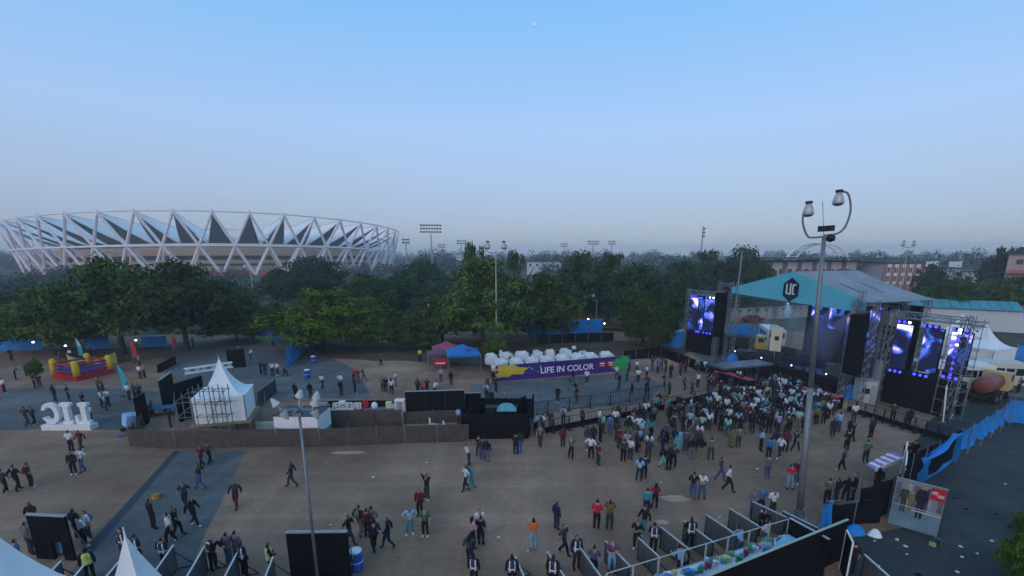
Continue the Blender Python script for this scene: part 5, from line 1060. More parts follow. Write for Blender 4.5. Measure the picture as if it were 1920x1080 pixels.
# ------------------------------------------------------------------ bins, cartons and litter
def bin_(label, x, y, h_, r_, m, lid=None):
    t = thing('barrel', label, 'barrel', G(x, y)); MB().lathe([(r_*.9, 0), (r_, h_*.1), (r_*1.02, h_*.5), (r_, h_*.9), (r_*.92, h_)], 12).build('body', m, t, smooth=True); MB().lathe([(r_*.95, h_), (r_*.95, h_+.06), (r_*.6, h_+.1)], 12).build('lid', lid or m, t); 
    MB().lathe([(r_*1.03, h_*.48), (r_*1.06, h_*.5), (r_*1.03, h_*.52)], 12).build('hoop', lid or m, t)
BLB = mat('barrel_blue', (.02, .08, .36), .5, .1, 2)
bin_('blue barrel with white lid beside the black double screen', 669, 1068, .95, .3, BLB, WPAINT); bin_('blue barrel with white lid on the back plaza', 577, 709, .95, .35, BLB, WPAINT); bin_('blue barrel under the tree by the red-topped stall', 588, 681, .9, .33, BLB, WPAINT)
bin_('pale teal drum standing in front of the dense crowd', 1271, 842, 1.2, .38, mat('drum_teal', (.12, .30, .34), .6, .1, 2))
cbx = thing('carton', 'small brown printed carton on the dark asphalt road', 'carton', G(293, 935), .2); bx('body', cbx, (0, 0, .14), (.5, .35, .28), mat('carton_brown', (.30, .16, .06), .8, .15, 3)); bx('label_patch', cbx, (-.06, -.178, .14), (.14, .01, .2), YELLOW)
bd2 = tag(MB().box((0, 0, .03), (.55, .25, .05), .4).box((.0, 0, .04), (.18, .5, .05), .4).build('blue_scrap', BLB, loc=G(228, 818)), 'blue plastic scrap on the ground beside the brown fence', 'scrap')
gt2 = thing('game_box', 'green yellow marked box beside the printed backdrop foot', 'box', G(1752, 1020), .4); bx('body', gt2, (0, 0, .12), (.5, .22, .24), DARK); bx('end_cap', gt2, (-.3, -.05, .1), (.14, .24, .2), mat('cap_green', (.20, .42, .14), .6, .1, 2)); bx('end_cap', gt2, (.3, .05, .1), (.14, .24, .2), mat('cap_green', ()))
rd = random.Random(9)
LIT = [(1885, 908), (1800, 1025), (1832, 1038), (1898, 1022), (1803, 1045), (1860, 1015), (1795, 1073), (1640, 1015), (1682, 1012), (1700, 1040), (1698, 1025), (1790, 935), (1812, 955), (1868, 965), (1893, 988), (1762, 990), (1722, 1078), (1648, 1062), (1420, 880), (990, 1033), (935, 1008), (1240, 905), (1100, 845), (700, 895), (620, 985), (1560, 905), (800, 868), (1350, 970)]
for k, (x, y) in enumerate(LIT):
    dark = k in (11, 12, 13, 14, 15, 16); s = rd.uniform(.06, .16); mb = MB()
    P = [(math.cos(i*1.05)*s*rd.uniform(.5, 1), math.sin(i*1.05)*s*rd.uniform(.4, .9)) for i in range(6)]; mb.prism(P, .0, .03)
    place = 'on the car park' if x > 1600 else 'on the open ground'
    tag(mb.build('litter', BLACK if dark else mat('paper', (.55, .56, .54), .8, .1, 5), loc=G(x, y)+Vector((0, 0, .014)), rz=rd.uniform(0, 3)), ('dark' if dark else 'white') + ' scrap of litter ' + place, 'litter', 'litter ' + place + (' dark' if dark else ''))
# ================================================================== people
SKIN = mat('skin', (.30, .17, .11), .6, .08, 6); SKIN2 = mat('skin_light', (.40, .25, .17), .6, .08, 6); HAIR = mat('hair', (.010, .008, .008), .6, .2, 8); SHOE_D = mat('shoe_dark', (.02, .02, .022), .6, .2, 8); SHOE_W = mat('shoe_white', (.62, .62, .60), .6, .1, 8)
CLO = {'black': (.012, .012, .014), 'navy': (.014, .02, .045), 'charcoal': (.035, .038, .042), 'grey': (.12, .125, .13), 'white': (.58, .59, .60), 'light blue': (.22, .42, .58), 'blue': (.03, .13, .34), 'teal': (.03, .22, .26), 'maroon': (.10, .015, .025), 'red': (.46, .02, .03),
       'orange': (.58, .13, .02), 'pink': (.48, .24, .30), 'olive': (.13, .14, .06), 'green': (.06, .13, .07), 'brown': (.14, .08, .03), 'purple': (.09, .06, .12), 'yellow': (.52, .50, .06), 'denim': (.05, .09, .17), 'pale denim': (.22, .32, .40), 'mint': (.22, .46, .38), 'khaki': (.20, .17, .11), 'lilac': (.30, .27, .38)}
def cloth_mat(c): return mat('cloth_'+c.replace(' ', '_'), CLO[c], .85, .18, 9)
def pose_joints(kind):
    J = {'pelvis': (0, 0, .93), 'spine': (0, -.01, 1.14), 'chest': (0, -.01, 1.33), 'neck': (0, .0, 1.475), 'head': (0, .03, 1.585), 'crown': (0, .015, 1.685), 'nose': (0, .125, 1.585)}
    for s, n in ((-1, 'l'), (1, 'r')):
        J.update({n+'sho': (s*.185, -.01, 1.405), n+'elb': (s*.235, -.04, 1.12), n+'wri': (s*.245, .05, .89), n+'hand': (s*.235, .08, .80), n+'fing': (s*.225, .10, .73), n+'thumb': (s*.205, .115, .80),
                  n+'hip': (s*.095, 0, .88), n+'kne': (s*.105, .03, .49), n+'ank': (s*.11, -.02, .085), n+'toe': (s*.13, .15, .035)})
    def leg(n, s, k, a, t): J[n+'kne'] = (s*.1+k[0], k[1], k[2]); J[n+'ank'] = (s*.1+a[0], a[1], a[2]); J[n+'toe'] = (s*.115+t[0], t[1], t[2])
    def arm(n, e, w_, h_, f): J[n+'elb'], J[n+'wri'], J[n+'hand'], J[n+'fing'] = e, w_, h_, f; J[n+'thumb'] = (h_[0]*.85, h_[1]+.03, h_[2]+.02)
    if kind == 'walk':
        leg('l', -1, (0, .14, .51), (0, .17, .09), (0, .33, .06)); leg('r', 1, (0, .0, .49), (0, -.20, .11), (0, -.06, .035))
        arm('l', (-.24, -.16, 1.15), (-.235, -.16, .92), (-.23, -.14, .84), (-.22, -.12, .77)); arm('r', (.24, .10, 1.14), (.22, .26, .98), (.21, .32, .93), (.20, .38, .89))
    if kind == 'stride':
        leg('l', -1, (0, -.02, .49), (0, -.28, .15), (0, -.17, .05)); leg('r', 1, (0, .18, .52), (0, .25, .10), (0, .41, .08))
        arm('l', (-.25, .08, 1.14), (-.22, .24, .96), (-.21, .30, .91), (-.20, .36, .87)); arm('r', (.25, -.18, 1.16), (.25, -.22, .93), (.24, -.2, .85), (.23, -.18, .78))
    if kind == 'hips':
        arm('l', (-.40, -.08, 1.15), (-.20, .02, 1.0), (-.14, .06, .98), (-.10, .10, .96)); arm('r', (.40, -.08, 1.15), (.20, .02, 1.0), (.14, .06, .98), (.10, .10, .96)); leg('r', 1, (.06, .05, .49), (.10, 0, .085), (.14, .16, .035))
    if kind == 'phone':
        arm('l', (-.25, .16, 1.24), (-.14, .30, 1.42), (-.09, .33, 1.49), (-.06, .34, 1.55)); arm('r', (.25, .16, 1.24), (.13, .30, 1.42), (.08, .33, 1.49), (.05, .34, 1.55))
    if kind == 'cheer':
        arm('l', (-.32, .08, 1.62), (-.22, .14, 1.86), (-.20, .16, 1.94), (-.19, .17, 2.02)); arm('r', (.30, .05, 1.60), (.26, .12, 1.84), (.25, .14, 1.92), (.24, .15, 2.0))
    if kind == 'folded':
        arm('l', (-.25, .06, 1.14), (-.05, .20, 1.12), (.04, .21, 1.13), (.10, .20, 1.14)); arm('r', (.25, .06, 1.12), (.06, .23, 1.08), (-.03, .24, 1.08), (-.09, .22, 1.09)); leg('l', -1, (-.04, .03, .49), (-.08, 0, .085), (-.10, .16, .035))
    if kind == 'lean':
        for k in ('spine', 'chest', 'neck', 'head', 'crown', 'nose'): J[k] = (J[k][0], J[k][1]+(J[k][2]-.93)*.38, J[k][2]-.03)
        for n in 'lr':
            s = -1 if n == 'l' else 1; J[n+'sho'] = (s*.185, .17, 1.36); arm(n, (s*.25, .26, 1.10), (s*.2, .46, 1.12), (s*.18, .54, 1.12), (s*.17, .6, 1.11))
    return J
RAD = {'pelvis': (.150, .115), 'spine': (.135, .10), 'chest': (.165, .115), 'neck': (.055, .058), 'head': (.083, .098), 'crown': (.07, .08), 'nose': (.018, .018), 'sho': (.068, .066), 'elb': (.046, .046), 'wri': (.034, .036), 'hand': (.034, .022), 'fing': (.02, .014), 'thumb': (.013, .013), 'hip': (.098, .1), 'kne': (.066, .068), 'ank': (.044, .05), 'toe': (.042, .032)}
BON = [('pelvis', 'spine'), ('spine', 'chest'), ('chest', 'neck'), ('neck', 'head'), ('head', 'crown'), ('head', 'nose')]
for n in 'lr': BON += [('chest', n+'sho'), (n+'sho', n+'elb'), (n+'elb', n+'wri'), (n+'wri', n+'hand'), (n+'hand', n+'fing'), (n+'hand', n+'thumb'), ('pelvis', n+'hip'), (n+'hip', n+'kne'), (n+'kne', n+'ank'), (n+'ank', n+'toe')]
def region(a, b):
    b_ = b[1:] if b[0] in 'lr' and b[1:] in RAD else b
    if b_ in ('head', 'crown', 'nose'): return 'head'
    if b_ in ('spine', 'chest', 'sho', 'elb'): return 'top'
    if b_ == 'neck': return 'neck'
    if b_ in ('wri',): return 'fore'
    if b_ in ('hand', 'fing', 'thumb'): return 'hand'
    if b_ in ('hip', 'kne', 'ank'): return 'leg'
    return 'foot'
def person_meshes(kind):
    J = pose_joints(kind); names = list(J); me = bpy.data.meshes.new('sk'); me.from_pydata([J[k] for k in names], [], [(names.index(a), names.index(b)) for a, b in BON])
    o = bpy.data.objects.new('sk', me); COL.objects.link(o)
    md = o.modifiers.new('skin', 'SKIN'); md.use_smooth_shade = True; md.branch_smoothing = .6
    sv = me.skin_vertices[0].data if me.skin_vertices else None
    if sv is None:
        bm = bmesh.new(); bm.from_mesh(me); bm.verts.layers.skin.verify(); bm.to_mesh(me); bm.free(); sv = me.skin_vertices[0].data
    for i, k in enumerate(names):
        key = k if k in RAD else k[1:]; sv[i].radius = RAD[key]; sv[i].use_root = (k == 'pelvis')
    o.modifiers.new('sub', 'SUBSURF').levels = 1
    bpy.context.view_layer.update(); ev = o.evaluated_get(bpy.context.evaluated_depsgraph_get()); body = bpy.data.meshes.new_from_object(ev); bpy.data.objects.remove(o)
    body.name = 'person'; body.materials.clear(); body.materials.append(SKIN)
    V = [v.co.copy() for v in body.vertices]; N = [v.normal.copy() for v in body.vertices]; reg = []
    segs = [(Vector(J[a]), Vector(J[b]), region(a, b)) for a, b in BON]; hd = Vector(J['head']); cr = Vector(J['crown'])
    for p in body.polygons:
        c = p.center; best = (9, '')
        for a, b, r in segs:
            d = b-a; t = max(0, min(1, (c-a).dot(d)/d.length_squared)); q = (c-a-d*t).length
            if q < best[0]: best = (q, r)
        r = best[1]
        if r == 'head' and ((c.z > hd.z+.055) or (c.y < hd.y-.005 and c.z > hd.z-.07)): r = 'hair'
        reg.append(r)
    def sub(name, regs, off, m, extra=None, side=0):
        idx = {}; vs = []; fs = []
        for p, r in zip(body.polygons, reg):
            if r in regs and p.center.x*side >= 0:
                f = []
                for i in p.vertices:
                    if i not in idx: idx[i] = len(vs); vs.append(V[i]+N[i]*off)
                    f.append(idx[i])
                fs.append(f)
        if extra: extra(vs, fs)
        x = bpy.data.meshes.new(name); x.from_pydata([tuple(v) for v in vs], [], fs); x.materials.append(m); x.polygons.foreach_set('use_smooth', [True]*len(x.polygons)); x.update(); return x
    body.polygons.foreach_set('use_smooth', [True]*len(body.polygons))
    def longhair(vs, fs):
        mb = MB(); mb.lathe([(.03, -.34), (.085, -.28), (.105, -.1), (.09, .04), (.03, .07)], 8); k = len(vs); vs += [Vector((v[0], v[1]*.55+hd.y-.085, v[2]+hd.z)) for v in mb.v]; fs += [[i+k for i in f] for f in mb.f]
    D = {'body': body, 'shirt_long': sub('shirt', ('top', 'fore', 'neck'), .016, HAIR), 'shirt': sub('shirt', ('top',), .016, HAIR), 'trousers': sub('trousers', ('leg',), .012, HAIR), 'shoe_l': sub('shoe', ('foot',), .012, HAIR, side=-1), 'shoe_r': sub('shoe', ('foot',), .012, HAIR, side=1), 'hair': sub('hair', ('hair',), .014, HAIR), 'long_hair': sub('hair', ('hair',), .014, HAIR, longhair)}
    tv = [r for r in reg]
    return D, reg
PM = {}
for k in ('stand', 'walk', 'stride', 'hips', 'phone', 'cheer', 'folded', 'lean'):
    PM[k] = person_meshes(k)[0]
# vest: a sleeveless tabard with reflective bands, one outline for every pose that stands upright
def vest_mat(key, base, band):
    m = bpy.data.materials.new(key); m.use_nodes = True; n = m.node_tree; L = n.links.new; b = n.nodes['Principled BSDF']; b.inputs['Roughness'].default_value = .7
    tc = n.nodes.new('ShaderNodeTexCoord'); sx = n.nodes.new('ShaderNodeSeparateXYZ'); L(tc.outputs['Object'], sx.inputs[0])
    def rng(src, lo, hi):
        a = n.nodes.new('ShaderNodeMath'); a.operation = 'GREATER_THAN'; a.inputs[1].default_value = lo; L(src, a.inputs[0]); c = n.nodes.new('ShaderNodeMath'); c.operation = 'LESS_THAN'; c.inputs[1].default_value = hi; L(src, c.inputs[0])
        d = n.nodes.new('ShaderNodeMath'); d.operation = 'MULTIPLY'; L(a.outputs[0], d.inputs[0]); L(c.outputs[0], d.inputs[1]); return d.outputs[0]
    ab = n.nodes.new('ShaderNodeMath'); ab.operation = 'ABSOLUTE'; L(sx.outputs['X'], ab.inputs[0])
    s1, s2 = rng(sx.outputs['Z'], 1.0, 1.07), rng(ab.outputs[0], .085, .135)
    mxn = n.nodes.new('ShaderNodeMath'); mxn.operation = 'MAXIMUM'; L(s1, mxn.inputs[0]); L(s2, mxn.inputs[1])
    mc = n.nodes.new('ShaderNodeMix'); mc.data_type = 'RGBA'; mc.inputs[6].default_value = (*base, 1); mc.inputs[7].default_value = (*band, 1); L(mxn.outputs[0], mc.inputs[0]); L(mc.outputs[2], b.inputs['Base Color']); return m
VESTN, VESTY = vest_mat('vest_navy', (.015, .02, .04), (.62, .64, .66)), vest_mat('vest_yellow', (.42, .52, .03), (.62, .66, .40))
vb = MB(); prof = [(.9, .165, .135), (1.0, .165, .135), (1.15, .165, .128), (1.3, .185, .14), (1.4, .15, .12), (1.45, .09, .08)]
vb.add([(rx*math.cos(2*math.pi*i/14), -.01+ry*math.sin(2*math.pi*i/14), z) for z, rx, ry in prof for i in range(14)], [(j*14+i, j*14+(i+1) % 14, (j+1)*14+(i+1) % 14, (j+1)*14+i) for j in range(5) for i in range(14)])
VM = vb.mesh('vest', VESTN, True)
BPM = MB().grid(lambda u, v: (.15*(2*u-1)*(1-.25*(2*v-1)**2), -.13-.12*(1-(2*u-1)**4)*(1-(2*v-1)**4), 1.0+.42*v), 6, 6).mesh('backpack', HAIR, True)
POSEW = {'stand': 'standing', 'walk': 'walking', 'stride': 'striding', 'hips': 'arms akimbo', 'phone': 'hands lifted', 'cheer': 'arms up', 'folded': 'arms folded', 'lean': 'bending forward'}
PEOPLE = []
prd = random.Random(31)
def obj_mat(o, m): o.material_slots[0].link = 'OBJECT'; o.material_slots[0].material = m
def person(pos, head, shirt, trou, pose='stand', place='', hair='short', shoes=None, vest=None, scale=None):
    D = PM[pose]; o = inst(D['body'], 'person', loc=pos, rz=head); s = scale or prd.uniform(.95, 1.05); o.scale = (s*1.02, s*1.02, s)
    if prd.random() < .4: obj_mat(o, SKIN2)
    def part(name, key, m): c = inst(D[key], name, o); obj_mat(c, m); return c
    part('shirt', 'shirt_long' if shirt in ('black', 'navy', 'charcoal', 'maroon', 'brown') and prd.random() < .6 else 'shirt', cloth_mat(shirt)); part('trousers', 'trousers', cloth_mat(trou)); part('hair', 'long_hair' if hair == 'long' else 'hair', HAIR)
    sm_ = SHOE_W if (shoes or prd.random() < .22) else SHOE_D; part('shoe', 'shoe_l', sm_); part('shoe', 'shoe_r', sm_)
    if not vest and prd.random() < .09: c = inst(BPM, 'backpack', o); obj_mat(c, cloth_mat(prd.choice(['black', 'navy', 'charcoal', 'maroon', 'grey'])))
    if vest: c = inst(VM, 'vest', o); obj_mat(c, VESTY if vest == 'yellow' else VESTN)
    wear = ('%s vest' % vest) if vest else '%s top' % shirt
    who = 'long-haired person' if hair == 'long' else 'person'
    o['category'] = 'person'; o['group'] = 'people ' + place
    PEOPLE.append((px(pos), '%s in %s' % (who, wear), place, o, POSEW[pose], trou + ' trousers')); return o
def D2(deg): return R(-deg)            # heading: 0 faces away from the camera, 90 faces right, 180 towards the camera
rows = []
def P_(place, *lst):
    for x, y, sh_, tr_, po, hd, *ex in lst:
        kw = ex[0] if ex else {}; person(G(x, y), D2(hd + prd.uniform(-12, 12)), sh_, tr_, po, place, **kw)
LH = {'hair': 'long'}; WS = {'shoes': 1}; VN = {'vest': 'navy'}; VY = {'vest': 'yellow'}
P_('on the left open ground', (12, 925, 'charcoal', 'black', 'walk', 20), (35, 920, 'black', 'black', 'walk', 15), (60, 914, 'charcoal', 'black', 'stand', 20), (135, 846, 'white', 'black', 'stand', 0), (155, 846, 'maroon', 'charcoal', 'walk', 190), (140, 890, 'black', 'black', 'stand', 170), (157, 885, 'white', 'denim', 'walk', 200), (68, 998, 'black', 'black', 'folded', 180))
P_('beside bottom left black screen', (148, 1010, 'black', 'black', 'stand', 10), (160, 1025, 'white', 'black', 'folded', 20, WS), (170, 1012, 'white', 'charcoal', 'stand', 200, WS), (60, 1040, 'grey', 'charcoal', 'stand', 30), (42, 1075, 'denim', 'denim', 'stand', 10), (112, 1040, 'light blue', 'light blue', 'stand', 10))
P_('on the asphalt road', (289, 992, 'black', 'black', 'stand', 30), (350, 953, 'charcoal', 'navy', 'walk', 190), (378, 917, 'charcoal', 'denim', 'stride', 250), (380, 876, 'maroon', 'black', 'walk', 200), (394, 870, 'purple', 'black', 'walk', 30), (322, 1018, 'white', 'black', 'walk', 250, WS), (334, 1006, 'black', 'black', 'walk', 70), (366, 987, 'black', 'black', 'stride', 90), (445, 953, 'charcoal', 'maroon', 'walk', 190))
P_('at the bottom left queue', (312, 1068, 'black', 'black', 'stand', 10, VN), (402, 1068, 'black', 'black', 'lean', 100, VN), (460, 1080, 'black', 'black', 'stand', 30, VN), (510, 1082, 'black', 'black', 'folded', 60, VY), (263, 1062, 'black', 'black', 'stand', 20, VN), (172, 1090, 'black', 'black', 'stand', 330, VY), (237, 1052, 'black', 'charcoal', 'stand', 200, VN), (431, 1060, 'purple', 'denim', 'stand', 10), (447, 1055, 'grey', 'denim', 'folded', 10))
P_('on left middle open ground', (549, 913, 'charcoal', 'charcoal', 'stride', 240), (657, 1020, 'black', 'charcoal', 'stride', 100), (676, 1004, 'black', 'khaki', 'walk', 20), (690, 1008, 'maroon', 'black', 'stand', 10), (699, 1002, 'grey', 'charcoal', 'hips', 10), (703, 1034, 'navy', 'black', 'stride', 330), (729, 1028, 'black', 'navy', 'stride', 240), (770, 1002, 'light blue', 'teal', 'hips', 170), (788, 968, 'maroon', 'black', 'stand', 190), (801, 938, 'black', 'charcoal', 'cheer', 210, WS), (798, 1006, 'green', 'black', 'stand', 180, WS))
P_('on the central open ground', (874, 920, 'white', 'navy', 'walk', 260), (883, 917, 'teal', 'teal', 'walk', 80), (880, 873, 'white', 'charcoal', 'lean', 250), (887, 1028, 'pink', 'black', 'folded', 60, LH), (902, 1022, 'black', 'black', 'stand', 20), (900, 1008, 'white', 'charcoal', 'stand', 170), (881, 1060, 'charcoal', 'navy', 'walk', 10, LH), (889, 1100, 'black', 'black', 'stand', 20, VN), (1000, 1031, 'orange', 'pale denim', 'phone', 0), (1043, 993, 'navy', 'charcoal', 'stand', 60), (1057, 1040, 'charcoal', 'black', 'stride', 110), (1118, 992, 'red', 'black', 'stand', 20, WS), (1142, 994, 'brown', 'charcoal', 'phone', 10))
P_('at the stall queue', (960, 1104, 'black', 'black', 'stand', 0, VN), (1036, 1108, 'black', 'black', 'stand', 10, VN), (1080, 1066, 'navy', 'charcoal', 'stand', 170, VN), (1112, 1082, 'purple', 'black', 'folded', 10), (1146, 1074, 'purple', 'light blue', 'folded', 190), (1193, 1030, 'black', 'black', 'folded', 200), (1224, 1036, 'navy', 'black', 'stand', 10, VN), (1292, 1030, 'black', 'black', 'folded', 10, VN), (1206, 1003, 'black', 'teal', 'walk', 240, WS), (1211, 966, 'teal', 'navy', 'stand', 20), (1227, 954, 'red', 'black', 'folded', 10, LH), (1426, 1004, 'black', 'black', 'lean', 200, VN), (1446, 968, 'white', 'charcoal', 'stand', 180), (1424, 965, 'blue', 'navy', 'stand', 200), (1410, 968, 'grey', 'denim', 'folded', 180))
P_('behind the stall counter', (1275, 1088, 'light blue', 'navy', 'lean', 340), (1385, 1045, 'light blue', 'denim', 'lean', 340), (1432, 1030, 'white', 'denim', 'folded', 330))
P_('on right middle open ground', (1298, 934, 'black', 'denim', 'walk', 20), (1314, 934, 'white', 'denim', 'folded', 200), (1349, 902, 'charcoal', 'denim', 'stride', 90), (1364, 922, 'white', 'black', 'stride', 100), (1437, 898, 'grey', 'denim', 'stand', 0, WS), (1479, 917, 'red', 'pale denim', 'folded', 200, LH), (1491, 908, 'maroon', 'denim', 'stand', 210), (1500, 905, 'red', 'denim', 'stand', 160, LH), (1578, 884, 'charcoal', 'black', 'walk', 330), (1621, 868, 'green', 'charcoal', 'stand', 20), (1586, 846, 'black', 'black', 'stand', 0), (1591, 822, 'navy', 'black', 'walk', 20))
P_('by the black fence', (1549, 945, 'green', 'black', 'stand', 20), (1566, 943, 'black', 'charcoal', 'stand', 340), (1584, 942, 'black', 'black', 'folded', 30, LH), (1598, 938, 'black', 'black', 'stand', 300), (1642, 922, 'black', 'black', 'stand', 20, LH), (1696, 870, 'black', 'charcoal', 'stand', 0), (1709, 868, 'black', 'black', 'stand', 10))
P_('by the stall gate', (1593, 1075, 'black', 'black', 'stand', 30)); P_('on the back lane', (1908, 737, 'grey', 'black', 'stand', 340))
P_('between mixing booth and crowd', (1070, 860, 'grey', 'black', 'walk', 180), (1055, 838, 'maroon', 'black', 'stand', 20), (1121, 872, 'maroon', 'charcoal', 'stand', 60), (1107, 860, 'white', 'black', 'hips', 30), (1101, 840, 'charcoal', 'grey', 'stand', 20), (1111, 838, 'black', 'black', 'stand', 10), (1160, 842, 'maroon', 'charcoal', 'stand', 60), (1168, 866, 'charcoal', 'black', 'stand', 30), (1181, 862, 'white', 'charcoal', 'stand', 40), (1175, 850, 'lilac', 'black', 'stand', 200), (1198, 902, 'light blue', 'charcoal', 'folded', 10, LH), (1207, 898, 'navy', 'black', 'stand', 20), (1215, 865, 'charcoal', 'charcoal', 'folded', 30), (1242, 878, 'black', 'mint', 'stride', 100), (1253, 882, 'black', 'black', 'stand', 20), (1262, 878, 'charcoal', 'black', 'folded', 30), (1297, 862, 'black', 'grey', 'stand', 20, LH), (1313, 864, 'black', 'khaki', 'folded', 20, LH), (1331, 863, 'grey', 'charcoal', 'hips', 10), (1368, 839, 'olive', 'olive', 'stand', 60, LH), (1383, 840, 'grey', 'charcoal', 'stand', 20, WS), (1425, 846, 'light blue', 'black', 'folded', 100, LH), (1440, 860, 'blue', 'black', 'stand', 20, WS), (1452, 848, 'navy', 'pale denim', 'stand', 30), (1461, 860, 'white', 'charcoal', 'walk', 250), (1471, 848, 'maroon', 'black', 'stand', 40), (1490, 846, 'charcoal', 'black', 'stride', 60), (1197, 818, 'white', 'charcoal', 'hips', 20), (1143, 815, 'blue', 'denim', 'stand', 30), (1153, 802, 'white', 'black', 'stand', 20))
P_('at the mixing booth', (905, 862, 'charcoal', 'denim', 'stand', 10), (914, 866, 'black', 'grey', 'stand', 20), (898, 856, 'black', 'charcoal', 'folded', 10), (967, 852, 'black', 'black', 'stand', 0), (974, 850, 'charcoal', 'blue', 'stand', 10), (1013, 838, 'grey', 'charcoal', 'walk', 190), (990, 815, 'green', 'black', 'stand', 20), (1003, 812, 'light blue', 'black', 'lean', 40), (1017, 812, 'white', 'charcoal', 'folded', 40, WS), (1032, 806, 'charcoal', 'grey', 'stand', 30, WS), (1056, 796, 'light blue', 'black', 'stand', 40), (1091, 798, 'charcoal', 'black', 'stand', 60, WS), (880, 768, 'white', 'black', 'lean', 60), (870, 772, 'black', 'black', 'stand', 60), (921, 762, 'black', 'charcoal', 'stand', 170), (946, 766, 'grey', 'brown', 'folded', 200), (912, 748, 'white', 'black', 'stand', 30), (860, 798, 'light blue', 'charcoal', 'stand', 40))
P_('on the back plaza', (605, 729, 'white', 'black', 'walk', 30), (640, 730, 'white', 'brown', 'hips', 40), (664, 716, 'red', 'black', 'stand', 180), (672, 718, 'maroon', 'brown', 'stand', 10), (682, 715, 'olive', 'brown', 'stride', 60), (718, 733, 'grey', 'charcoal', 'stand', 200), (724, 735, 'black', 'black', 'stand', 20), (742, 724, 'white', 'grey', 'phone', 60), (735, 740, 'white', 'black', 'folded', 10, LH), (512, 704, 'white', 'black', 'stand', 170), (521, 704, 'white', 'charcoal', 'stand', 200), (535, 706, 'grey', 'black', 'walk', 90), (490, 702, 'charcoal', 'black', 'stand', 20), (498, 704, 'black', 'charcoal', 'stand', 340), (555, 748, 'black', 'black', 'stand', 10), (583, 748, 'black', 'charcoal', 'stand', 0), (640, 742, 'black', 'charcoal', 'stand', 20), (666, 738, 'navy', 'navy', 'stand', 40), (714, 686, 'brown', 'black', 'walk', 90), (788, 678, 'yellow', 'black', 'stand', 20), (502, 648, 'mint', 'charcoal', 'stand', 60), (513, 650, 'charcoal', 'navy', 'stand', 20), (448, 668, 'grey', 'black', 'stand', 20), (470, 676, 'white', 'charcoal', 'lean', 60))
P_('behind the black screens', (784, 740, 'charcoal', 'black', 'stand', 30), (793, 742, 'red', 'charcoal', 'stand', 40), (801, 738, 'maroon', 'black', 'folded', 20), (815, 744, 'white', 'charcoal', 'lean', 40), (827, 716, 'lilac', 'charcoal', 'stand', 190), (846, 722, 'black', 'black', 'stand', 10), (937, 676, 'white', 'grey', 'lean', 60), (925, 722, 'black', 'charcoal', 'stand', 20), (930, 735, 'black', 'navy', 'stand', 40), (914, 728, 'grey', 'charcoal', 'stand', 10))
P_('on the left plaza', (192, 765, 'white', 'black', 'stand', 30), (200, 770, 'mint', 'charcoal', 'stand', 60), (204, 762, 'white', 'black', 'folded', 200), (187, 735, 'brown', 'charcoal', 'stand', 190, LH), (196, 745, 'charcoal', 'black', 'stand', 30), (159, 768, 'black', 'black', 'stand', 20), (172, 795, 'white', 'charcoal', 'folded', 200, LH), (52, 798, 'charcoal', 'charcoal', 'walk', 10), (65, 797, 'charcoal', 'black', 'walk', 20), (243, 750, 'white', 'charcoal', 'stand', 20), (254, 750, 'charcoal', 'black', 'stand', 40), (263, 750, 'charcoal', 'black', 'stand', 330), (264, 711, 'white', 'maroon', 'stand', 20), (272, 708, 'pink', 'charcoal', 'stand', 200), (263, 690, 'lilac', 'black', 'stand', 40), (9, 737, 'white', 'charcoal', 'stand', 10), (66, 728, 'black', 'black', 'stand', 20), (76, 728, 'charcoal', 'charcoal', 'stand', 330), (30, 712, 'green', 'black', 'lean', 40), (50, 705, 'charcoal', 'charcoal', 'stand', 20), (130, 752, 'black', 'navy', 'stand', 20), (104, 752, 'black', 'charcoal', 'stand', 20), (22, 676, 'navy', 'charcoal', 'stand', 90), (114, 682, 'grey', 'charcoal', 'stand', 60), (134, 676, 'white', 'charcoal', 'stand', 10), (172, 672, 'maroon', 'black', 'stand', 60), (363, 652, 'navy', 'charcoal', 'stand', 40), (320, 800, 'black', 'navy', 'lean', 60), (332, 738, 'olive', 'khaki', 'stand', 20))
# people in front of the purple banner and around
STG = S(-1.5, 0, 0)
def towards(p): d = STG-p; return math.atan2(d.x, d.y)*180/math.pi
TOPS = ['black']*11 + ['charcoal']*6 + ['navy']*6 + ['white']*8 + ['light blue']*4 + ['grey']*2 + ['maroon']*2 + ['blue']*2 + ['teal', 'mint', 'olive', 'lilac', 'purple']
BOT = ['black']*6 + ['charcoal']*4 + ['denim']*3 + ['navy']*2 + ['khaki']
def scatter(place, poly, n, mind, poses, face=True, z=0.0):
    got = []; tries = 0
    xs = [p[0] for p in poly]; ys = [p[1] for p in poly]; W = [G(*p) for p in poly]
    x0, x1 = min(p.x for p in W), max(p.x for p in W); y0, y1 = min(p.y for p in W), max(p.y for p in W)
    while len(got) < n and tries < 6000:
        tries += 1; q = Vector((prd.uniform(x0, x1), prd.uniform(y0, y1), 0)); ins = False
        for i in range(len(W)):
            a_, b_ = W[i], W[i-1]
            if (a_.y > q.y) != (b_.y > q.y) and q.x < (b_.x-a_.x)*(q.y-a_.y)/(b_.y-a_.y)+a_.x: ins = not ins
        if not ins or any((q-g_).length < mind for g_ in got) or any((q-o_.location).length < .55 for o_ in [r_[3] for r_ in PEOPLE]): continue
        got.append(q); hd = towards(q)+prd.gauss(0, 25) if face else prd.uniform(0, 360)
        sh_ = prd.choice(TOPS); tr_ = prd.choice(BOT)
        person(q + Vector((0, 0, z)), D2(hd), sh_, tr_, prd.choice(poses), place, hair='long' if prd.random() < .3 else 'short')
CRP = ['stand']*8 + ['folded']*3 + ['phone', 'stand', 'walk', 'stand', 'cheer', 'folded', 'walk']
scatter('in the dense stage crowd', [(1395, 742), (1460, 725), (1530, 748), (1570, 780), (1520, 815), (1400, 822), (1290, 812), (1250, 790), (1320, 765)], 165, .42, CRP)
